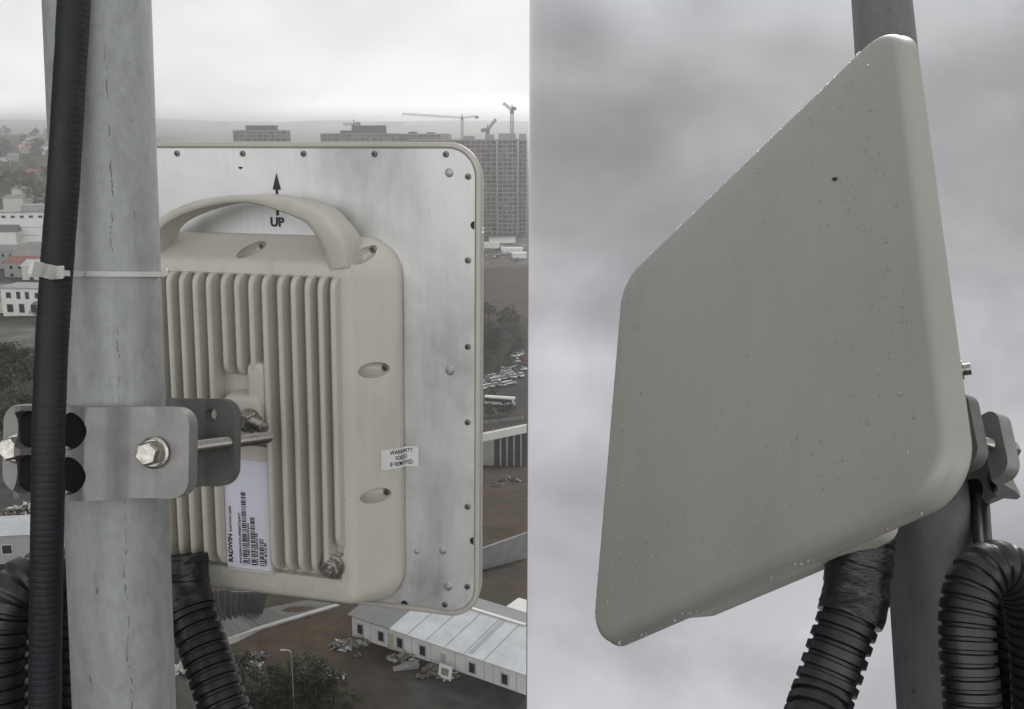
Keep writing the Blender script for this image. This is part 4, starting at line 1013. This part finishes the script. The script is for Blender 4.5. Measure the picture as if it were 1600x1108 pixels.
# flat boards lying by the shed
p = hit(634, 1044); mb = MB()
for k in range(5): mb.box((.1 * k, .05 * k, .06 + .06 * k), (2.6 - .2 * k, .9, .05), 0, Matrix.Rotation(.25 + .06 * k, 3, 'Z'))
o = mb.build('board_stack', M_roofg); o.location = p; setp(o, 'low stack of grey boards lying in front of the shed', 'boards')
# broken window frame leaning by the shed
ff = hit(694, 1062); root = empty('window_frame', Matrix.Translation(ff) @ Matrix.Rotation(math.atan2(wall_dir.y, wall_dir.x), 4, 'Z') @ Matrix.Rotation(R(-14), 4, 'X')); setp(root, 'loose white window frame propped against the shed wall', 'window frame')
mb = MB(); mb.box((0, 0, .75), (1.6, .08, 1.4)); mb.build('frame', M_white, root); mb = MB(); mb.box((0, -.05, .8), (.9, .06, .7)); mb.build('pane', M_roofg, root)
# kerb and sheet-pile bank under the radio
def strip(name, pts, wd, ht, m, kind=None):
    mb = MB(); rs = []
    for i, p in enumerate(pts):
        tg = (pts[min(i + 1, len(pts) - 1)] - pts[max(i - 1, 0)]); tg.z = 0; tg.normalize(); sd_ = Vector((-tg.y, tg.x, 0))
        rs.append([p - sd_ * wd - Vector((0, 0, .5)), p + sd_ * wd - Vector((0, 0, .5)), p + sd_ * wd + Vector((0, 0, ht)), p - sd_ * wd + Vector((0, 0, ht))])
    mb.rings(rs); o = mb.build(name, m)
    if kind: o['kind'] = kind
    return o
kp = [hit(352 + (528 - 352) * k / 24, 1001 - 54 * (k / 24) ** .95) for k in range(25)]
strip('kerb', kp, .32, .22, M_kerb, 'structure')
M_road = mat('dull_asphalt', (.075, .077, .074), .8, 0, .2, .6)
mb = MB()
for k in range(24):
    a, b_ = kp[k], kp[k + 1]; a2 = hit(330 + 150 * k / 24, 968 - 30 * k / 24); b2 = hit(330 + 150 * (k + 1) / 24, 968 - 30 * (k + 1) / 24)
    mb.quad(a + Vector((0, .35, .05)), b_ + Vector((0, .35, .05)), b2 + Vector((0, 0, .05)), a2 + Vector((0, 0, .05)))
o = mb.build('road', M_road); o['kind'] = 'structure'
pw = empty('sheet_pile_wall', None, hit(360, 968)); setp(pw, 'dark grey sheet-pile wall of upright panels seen under the radio', 'wall')
mb = MB()
for k in range(11):
    a = hit(322 + 9 * k, 971 - 1.2 * k) - pw.location; tilt = rnd.gauss(0, .06) + max(0, (k - 5)) * .07
    mb.box(a + Vector((0, 0, 1.6)), (.62, .14, 3.4), 0, Matrix.Rotation(tilt, 3, 'Y'))
mb.build('panel', mat('pile_steel', (.085, .085, .083), .7, .2, .3, .8), pw)
mb = MB(); mb.box(hit(360, 966) - pw.location + Vector((0, -.12, 3.1)), (9.5, .18, .22)); mb.build('waling_beam', M_roofd, pw)
# street lamp
lp = hit(460, 1118); lt = lp.copy(); lt.z = 0
hgt = (ray(460, 1016) * (lp.y / ray(460, 1016).y)).z - lp.z
lamp = empty('street_lamp', None, lp); setp(lamp, 'thin grey street lamp rising out of the dark trees', 'street lamp')
mb = MB(); tube(mb, spline([(0, 0, -.5), (0, 0, hgt * .5), (0, 0, hgt * .93), (-.12, 0, hgt * .985), (-.45, 0, hgt)], .12), lambda s, a: .05, 10); mb.build('pole', M_lamp, lamp, 60)
mb = MB(); mb.box((-.72, 0, hgt), (.62, .16, .09)); mb.build('lamp_head', M_lamp, lamp)
# retaining walls right of the antenna
def wallrun(name, label, a, b_, h0, h1, m, th=.4, drop_=1.5):
    mb = MB(); d = (b_ - a).normalized(); n_ = Vector((-d.y, d.x, 0)).normalized() * th
    pts = []
    for p, h in ((a, h0), (b_, h1)): pts += [p - Vector((0, 0, drop_)), p + n_ - Vector((0, 0, drop_)), p + n_ + Vector((0, 0, h)), p + Vector((0, 0, h))]
    mb.add(pts, [(0, 1, 2, 3), (7, 6, 5, 4), (0, 4, 5, 1), (1, 5, 6, 2), (2, 6, 7, 3), (3, 7, 4, 0)])
    o = mb.build(name, m); o.name = name
    if label: setp(o, label, 'wall')
    return o
Yw = 226
top_l, top_r = at(700, 692, Yw), at(823, 667, Yw)
rw = empty('retaining_wall', None, at(772, 740, Yw)); setp(rw, 'tall retaining wall with pale parapet and dark bays right of the antenna', 'wall')
def wpart(name, pts, m, y0=0.0, y1=.5):
    mb = MB(); n_ = len(pts); f0 = [at(x, y, Yw + y0) - rw.location for x, y in pts]; f1 = [p + Vector((0, y1 - y0, 0)) for p in f0]
    mb.rings([f0, f1]); return mb.build(name, m, rw)
wpart('parapet', [(690, 704), (690, 692), (823, 665), (823, 676)], M_white, -.3, 1.2)
wpart('wall_panel', [(690, 760), (690, 703), (772, 687), (772, 757), (762, 760), (760, 770), (748, 776), (720, 778)], M_greyw, -.1, .6)
wpart('dark_bay', [(771, 756), (771, 688), (823, 677), (823, 744)], M_concd, .9, 1.4)
for x in (782, 792, 803, 814): wpart('column', [(x - 1.3, 754 - (x - 771) * .2), (x - 1.3, 687 - (x - 771) * .2), (x + 1.3, 687 - (x - 771) * .2), (x + 1.3, 754 - (x - 771) * .2)], M_greyw, .3, .85)
mb = MB(); pp_ = at(771, 683, Yw) - rw.location; mb.cyl(pp_, pp_ + Vector((0, 0, 2.2)), .08, .06, 8); mb.build('post', M_greyw, rw)
mb = MB()
for k in range(24): a = at(700 + 122 * k / 23, 690 - 24.5 * k / 23, Yw) - rw.location + Vector((0, .6, 0)); mb.box(a + Vector((0, 0, .35)), (.08, .08, 1.0))
mb.build('railing', M_greyw, rw)
gb = [hit(x, y) for x, y in ((690, 908), (752, 891), (823, 872))]; gt = [at(x, y, p.y) for (x, y), p in zip(((690, 880), (752, 858), (823, 833)), gb)]
gl = [p - Vector((0, 0, .8)) for p in gb] + gt[::-1]
mb = MB(); mb.rings([gl, [p + Vector((0, .5, 0)) for p in gl]]); o = mb.build('low_wall', mat('stained_concrete', (.19, .195, .20), .8, 0, .2, .5)); setp(o, 'low plain grey concrete wall crossing the brown slope above the shed', 'wall')
# lamp posts and fence by the bus
fn = empty('fence', None, hit(780, 660)); setp(fn, 'pale broken wire fence on the bank below the bus', 'fence')
mb = MB()
for k in range(16): a = hit(752 + 4.3 * k, 664 - .5 * k) - fn.location; mb.box(a + Vector((0, 0, .7)), (.10, .10, 1.6))
mb.build('post', M_sheet, fn)
mb = MB(); a = hit(752, 664) - fn.location; b_ = hit(818, 656) - fn.location; mb.cyl(a + Vector((0, 0, 1.2)), b_ + Vector((0, 0, 1.2)), .06, .06, 6); mb.cyl(a + Vector((0, 0, .6)), b_ + Vector((0, 0, .6)), .06, .06, 6); mb.build('rail', M_sheet, fn)

# ------------------------------------------------------------------ bus and cars
def wheel(mb, x, y, r, wd): mb.cyl((x, y - wd / 2, r), (x, y + wd / 2, r), r, r, 14)
bp_ = hit(781, 633); bus = empty('bus', Matrix.Translation(bp_) @ Matrix.Rotation(R(-14), 4, 'Z')); setp(bus, 'white coach with dark window band parked below the car park', 'bus')
mb = MB(); mb.rings([[Vector((x, y, z)) for y, z in ((-1.25, .45), (-1.27, 1.4), (-1.24, 2.9), (-1.0, 3.25), (1.0, 3.25), (1.24, 2.9), (1.27, 1.4), (1.25, .45))] for x in (-5.6, -5.4, 5.2, 5.6)]); mb.build('body', M_white, bus, 30)
mb = MB(); mb.box((-.3, -1.30, 2.1), (10.2, .10, 1.15)); mb.box((5.585, 0, 2.0), (.06, 2.2, 1.3)); mb.build('window_band', M_glass, bus)
for x in (-3.4, 3.6):
    for y in (-1.15, 1.15): mb = MB(); wheel(mb, x, y, .5, .3); mb.build('wheel', M_tyre, bus)
def car_mesh(m):
    mb = MB()
    mb.rings([[Vector((x, y * .86, .32)), Vector((x, y * .86, h)), Vector((x, -y * .86, h)), Vector((x, -y * .86, .32))] for x, y, h in ((-2.15, .85, .72), (-2.0, .98, .92), (-.9, 1, .98), (.9, 1, .96), (1.9, .96, .82), (2.15, .82, .62))], 0)
    mb.rings([[Vector((x, y, z)), Vector((x, -y, z)), Vector((x * .78 - .08, -y * .85, 1.46)), Vector((x * .78 - .08, y * .85, 1.46))] for x, y, z in ((-1.75, .78, .95), (1.0, .80, .93))], 1)
    mb.box((-.42, 0, 1.47), (1.75, 1.18, .05), 0)
    for x in (-1.3, 1.35):
        for y in (-.78, .78): mb.cyl((x, y - .1, .31), (x, y + .1, .31), .31, .31, 10, 2)
    me = bpy.data.meshes.new('car'); me.from_pydata(mb.v, [], mb.f); me.polygons.foreach_set('material_index', mb.m)
    for k in (m, M_glass, M_tyre): me.materials.append(k)
    return me
paints = [('white', (.70, .70, .70)), ('silver', (.42, .43, .44)), ('dark grey', (.06, .065, .07)), ('red', (.30, .04, .035)), ('blue', (.05, .08, .20))]
cms = [(n_, car_mesh(mat(n_.replace(' ', '_') + '_paint', c, .3, 0, 0, coat=.4))) for n_, c in paints]
def car(px, py, rot, where, group):
    n_, me = rnd.choices(cms, (5, 4, 2, 1, .5))[0]
    o = bpy.data.objects.new('parked_car', me); C.objects.link(o); o.location = hit(px, py) + Vector((0, 0, .05)); o.rotation_euler = (0, 0, rot)
    setp(o, 'small %s car parked %s' % (n_, where), 'car', '%s %s' % (n_, group))
for row, (x0, y0, x1, y1, n_) in enumerate(((754, 607, 800, 600, 9), (756, 599, 822, 586, 12), (768, 591, 822, 577, 10), (785, 579, 822, 568, 7), (796, 569, 822, 560, 5), (804, 558, 822, 551, 4))):
    for k in range(n_):
        f = (k + rnd.uniform(-.25, .25)) / max(1, n_ - 1)
        px = x0 + (x1 - x0) * f
        if px < 820: car(px, y0 + (y1 - y0) * f, R(20) + rnd.gauss(0, .25) + (1.57 if rnd.random() < .3 else 0), 'in the crowded lot right of the antenna edge', 'cars in the crowded lot')
for k in range(22):
    px = rnd.uniform(745, 819); car(px, rnd.uniform(384, 408), rnd.uniform(0, 3.1), 'on the site in front of the unfinished tower', 'cars near the unfinished tower')
for k in range(12):
    car(rnd.uniform(6, 72), rnd.uniform(398, 404), rnd.uniform(-.2, .2), 'between the factory and the houses at the left', 'cars by the factory')
for k, (px, py, w_) in enumerate(((765, 388, 12), (800, 396, 14), (785, 380, 18), (812, 404, 9))):
    house('site_hut', ('long white site hut near the foot of the tower', 'white site hut right of the others', 'grey-roofed site hut closest to the tower', 'short white hut at the edge of the open field')[k], hit(px, py), w_, 6, 3.2, R(-6 + 5 * k), M_white, (M_white, M_white, M_roofm, M_white)[k], .8, [], None, 'hut')

# ------------------------------------------------------------------ unfinished tower, other shells, cranes
Yt = 735
def block(root, x0, x1, y0, zb, zt, floors, dpt, colstep, name_sfx=''):
    """open concrete frame: dark core, slabs, columns, partial blockwork"""
    fh = (zt - zb) / floors
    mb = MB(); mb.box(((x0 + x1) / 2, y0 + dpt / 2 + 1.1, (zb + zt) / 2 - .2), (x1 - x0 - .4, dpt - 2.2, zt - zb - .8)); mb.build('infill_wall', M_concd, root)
    mb = MB()
    for k in range(floors + 1): mb.box(((x0 + x1) / 2, y0 + dpt / 2 - .15, zb + k * fh), (x1 - x0 + .3, dpt + .3, .62))
    mb.build('floor_slab', M_conc, root)
    mb = MB(); n_ = max(2, int((x1 - x0) / colstep))
    for k in range(n_ + 1):
        x = x0 + .35 + (x1 - x0 - .7) * k / n_; mb.box((x, y0 + .5, (zb + zt) / 2), (.6, .6, zt - zb))
    for fl in range(floors):
        for k in range(n_):
            q = rnd.random(); fx_ = rnd.choice((.25, .5, .75))
            if q < .62: mb.box((x0 + (x1 - x0) * (k + (.5 if q < .15 else fx_)) / n_, y0 + .95, zb + fl * fh + fh * .5), ((x1 - x0) / n_ * (.92 if q < .15 else .42), .2, fh * .9), 1)
    mb.build('column', [M_conc, M_block], root)
def px2x(px, Y): return ray(px, 300).x / ray(px, 300).y * Y
tz = lambda py, Y: at(790, py, Y).z
tb = empty('unfinished_tower', None, Vector((0, 0, 0))); setp(tb, 'unfinished concrete tower block with open floors, right of the antenna edge', 'tower block')
zb, zt = tz(369, Yt), tz(219, Yt)
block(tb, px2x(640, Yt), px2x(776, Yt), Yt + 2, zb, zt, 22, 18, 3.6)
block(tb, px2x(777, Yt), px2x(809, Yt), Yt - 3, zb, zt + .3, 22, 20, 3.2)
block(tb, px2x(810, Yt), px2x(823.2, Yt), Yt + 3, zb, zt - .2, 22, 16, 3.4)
mb = MB()
for a, b_, h in ((758, 772, 3.4), (779, 806, 4.2), (811, 822, 4.0), (690, 705, 3.5), (725, 741, 2.6)):
    xa, xb = px2x(a, Yt), px2x(b_, Yt); mb.box(((xa + xb) / 2, Yt + 9, zt + h / 2 + .3), (xb - xa, 8, h))
mb.build('roof_structure', M_conc, tb)
mb = MB()
for k in range(40): x = px2x(642 + 180 * k / 39, Yt); mb.box((x, Yt + 2.4, zt + .9), (.16, .16, 1.8))
mb.build('edge_railing', M_concd, tb)
def shell(label, px0, px1, pyt, Y, floors, extra):
    o = empty('unfinished_building', None, Vector((0, 0, 0))); setp(o, label, 'building'); zt_ = at(px0, pyt, Y).z; zb_ = groundz(px2x(px0, Y), Y) - 2
    block(o, px2x(px0, Y), px2x(px1, Y), Y, zb_, zt_, floors, 16, 5)
    mb = MB()
    for a, b_, y0, y1 in extra:
        xa, xb = px2x(a, Y), px2x(b_, Y); za, zb2 = at(a, y1, Y).z, at(a, y0, Y).z; mb.box(((xa + xb) / 2, Y + 7, (za + zb2) / 2), (xb - xa, 9, abs(zb2 - za)))
    mb.build('upper_storey', M_concd, o)
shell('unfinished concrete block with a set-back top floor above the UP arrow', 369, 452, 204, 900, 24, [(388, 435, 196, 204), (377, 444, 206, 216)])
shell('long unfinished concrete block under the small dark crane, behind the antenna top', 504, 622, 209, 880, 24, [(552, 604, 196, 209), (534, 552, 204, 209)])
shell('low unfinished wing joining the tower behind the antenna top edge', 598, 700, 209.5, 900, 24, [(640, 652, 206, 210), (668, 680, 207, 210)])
for k, (px0, px1, pyt) in enumerate(((590, 634, 190), (345, 362, 191), (640, 668, 196), (300, 316, 195), (262, 274, 194), (470, 486, 196))):
    Y = 3600 + 150 * k; x0, x1 = px2x(px0, Y), px2x(px1, Y); p = Vector(((x0 + x1) / 2, Y, groundz((x0 + x1) / 2, Y))); h_ = at(px0, pyt, Y).z - p.z
    house('distant_tower_block', ('wide faint tower block on the horizon between the cranes', 'narrow faint block on the horizon left of the set-back building', 'low faint block on the horizon just left of the tower crane jib', 'faint block on the horizon above the left antenna screws', 'thin faint block on the horizon beside the pale mast', 'faint block on the horizon left of the long unfinished building')[k], p, x1 - x0, 30, h_, 0, M_greyw, M_greyw, 0, [], None, 'tower block', True, 0)
def lattice(mb, a, b_, wd, n_, th=.16):
    a = Vector(a); b_ = Vector(b_); d = (b_ - a).normalized(); e = d.orthogonal().normalized() * wd / 2; g = d.cross(e)
    cs = [e + g, e - g, -e - g, -e + g]
    for c in cs: mb.cyl(a + c, b_ + c, th, th, 4)
    for k in range(n_):
        p, q = a + (b_ - a) * (k / n_), a + (b_ - a) * ((k + 1) / n_)
        for i in range(4): mb.cyl(p + cs[i], q + cs[(i + 1) % 4], th * .6, th * .6, 4)
def crane(label, pxm, py0, py1, Y, jib, counter, cab=True, th=.2):
    """jib/counter: end pixels"""
    o = empty('tower_crane', None, at(pxm, py0, Y)); setp(o, label, 'crane'); o0 = o.location
    t_ = at(pxm, py1, Y) - o0; mb = MB(); lattice(mb, (0, 0, -12), t_, 1.7, 18, th); mb.build('crane_mast', M_crane, o)
    j = at(jib[0], jib[1], Y) - o0; mb = MB(); lattice(mb, t_, j, 1.3, max(5, int((j - t_).length / 4)), th * .8); mb.build('jib', M_crane, o)
    c = at(counter[0], counter[1], Y) - o0; mb = MB(); lattice(mb, t_, c, 1.3, 4, th * .8); mb.box(c - Vector((0, 0, .8)), (3.2, 1.6, 2.4)); mb.build('counter_jib', M_crane, o)
    mb = MB(); mb.box(t_ + Vector((0, -1, -1.2)), (2.4, 2.2, 2.6)); mb.box(t_ + Vector((0, 0, 1.6)), (.8, .8, 4.2)); mb.build('cab', M_crane, o)
crane('hammerhead tower crane with a long faint jib reaching left over the skyline', 722, 214, 184, 1000, (628, 178), (745, 182))
crane('tall dark crane standing on the tower roof at the right', 800, 214, 172, 745, (786, 161), (803, 168), th=.26)
crane('short luffing crane with a steep dark boom on the tower roof', 762, 214, 203, 745, (775, 186), (755, 202), th=.3)
crane('low dark crane with short boom on the long unfinished block', 553, 209, 194, 890, (536, 194), (560, 192), th=.22)

# ------------------------------------------------------------------ haze
M_haze = bpy.data.materials.new('haze'); M_haze.use_nodes = True
t = NT(M_haze.node_tree)
for nd in list(t.n): t.n.remove(nd)
pv = t.node('ShaderNodeVolumePrincipled'); pv.inputs['Color'].default_value = (.985, .988, .995, 1); pv.inputs['Density'].default_value = 0.00035; pv.inputs['Anisotropy'].default_value = 0.8
ou = t.node('ShaderNodeOutputMaterial'); t.l.new(pv.outputs[0], ou.inputs['Volume'])
mb = MB(); ex = Vector((math.sin(AZ_EDGE), math.cos(AZ_EDGE), 0)); ey = Vector((-ex.y, ex.x, 0))
z0, z1 = -125, 50
c8 = []
for a, b_ in ((-4, -1.3), (7600, -1.3), (7600, 6200), (-4, 6200)):
    c8 += [ex * a + ey * b_ + Vector((0, 0, z0)), ex * a + ey * b_ + Vector((0, 0, z1))]
mb.add(c8, [(0, 2, 4, 6), (1, 7, 5, 3), (0, 1, 3, 2), (2, 3, 5, 4), (4, 5, 7, 6), (6, 7, 1, 0)])
hz = mb.build('haze', M_haze); hz['kind'] = 'stuff'
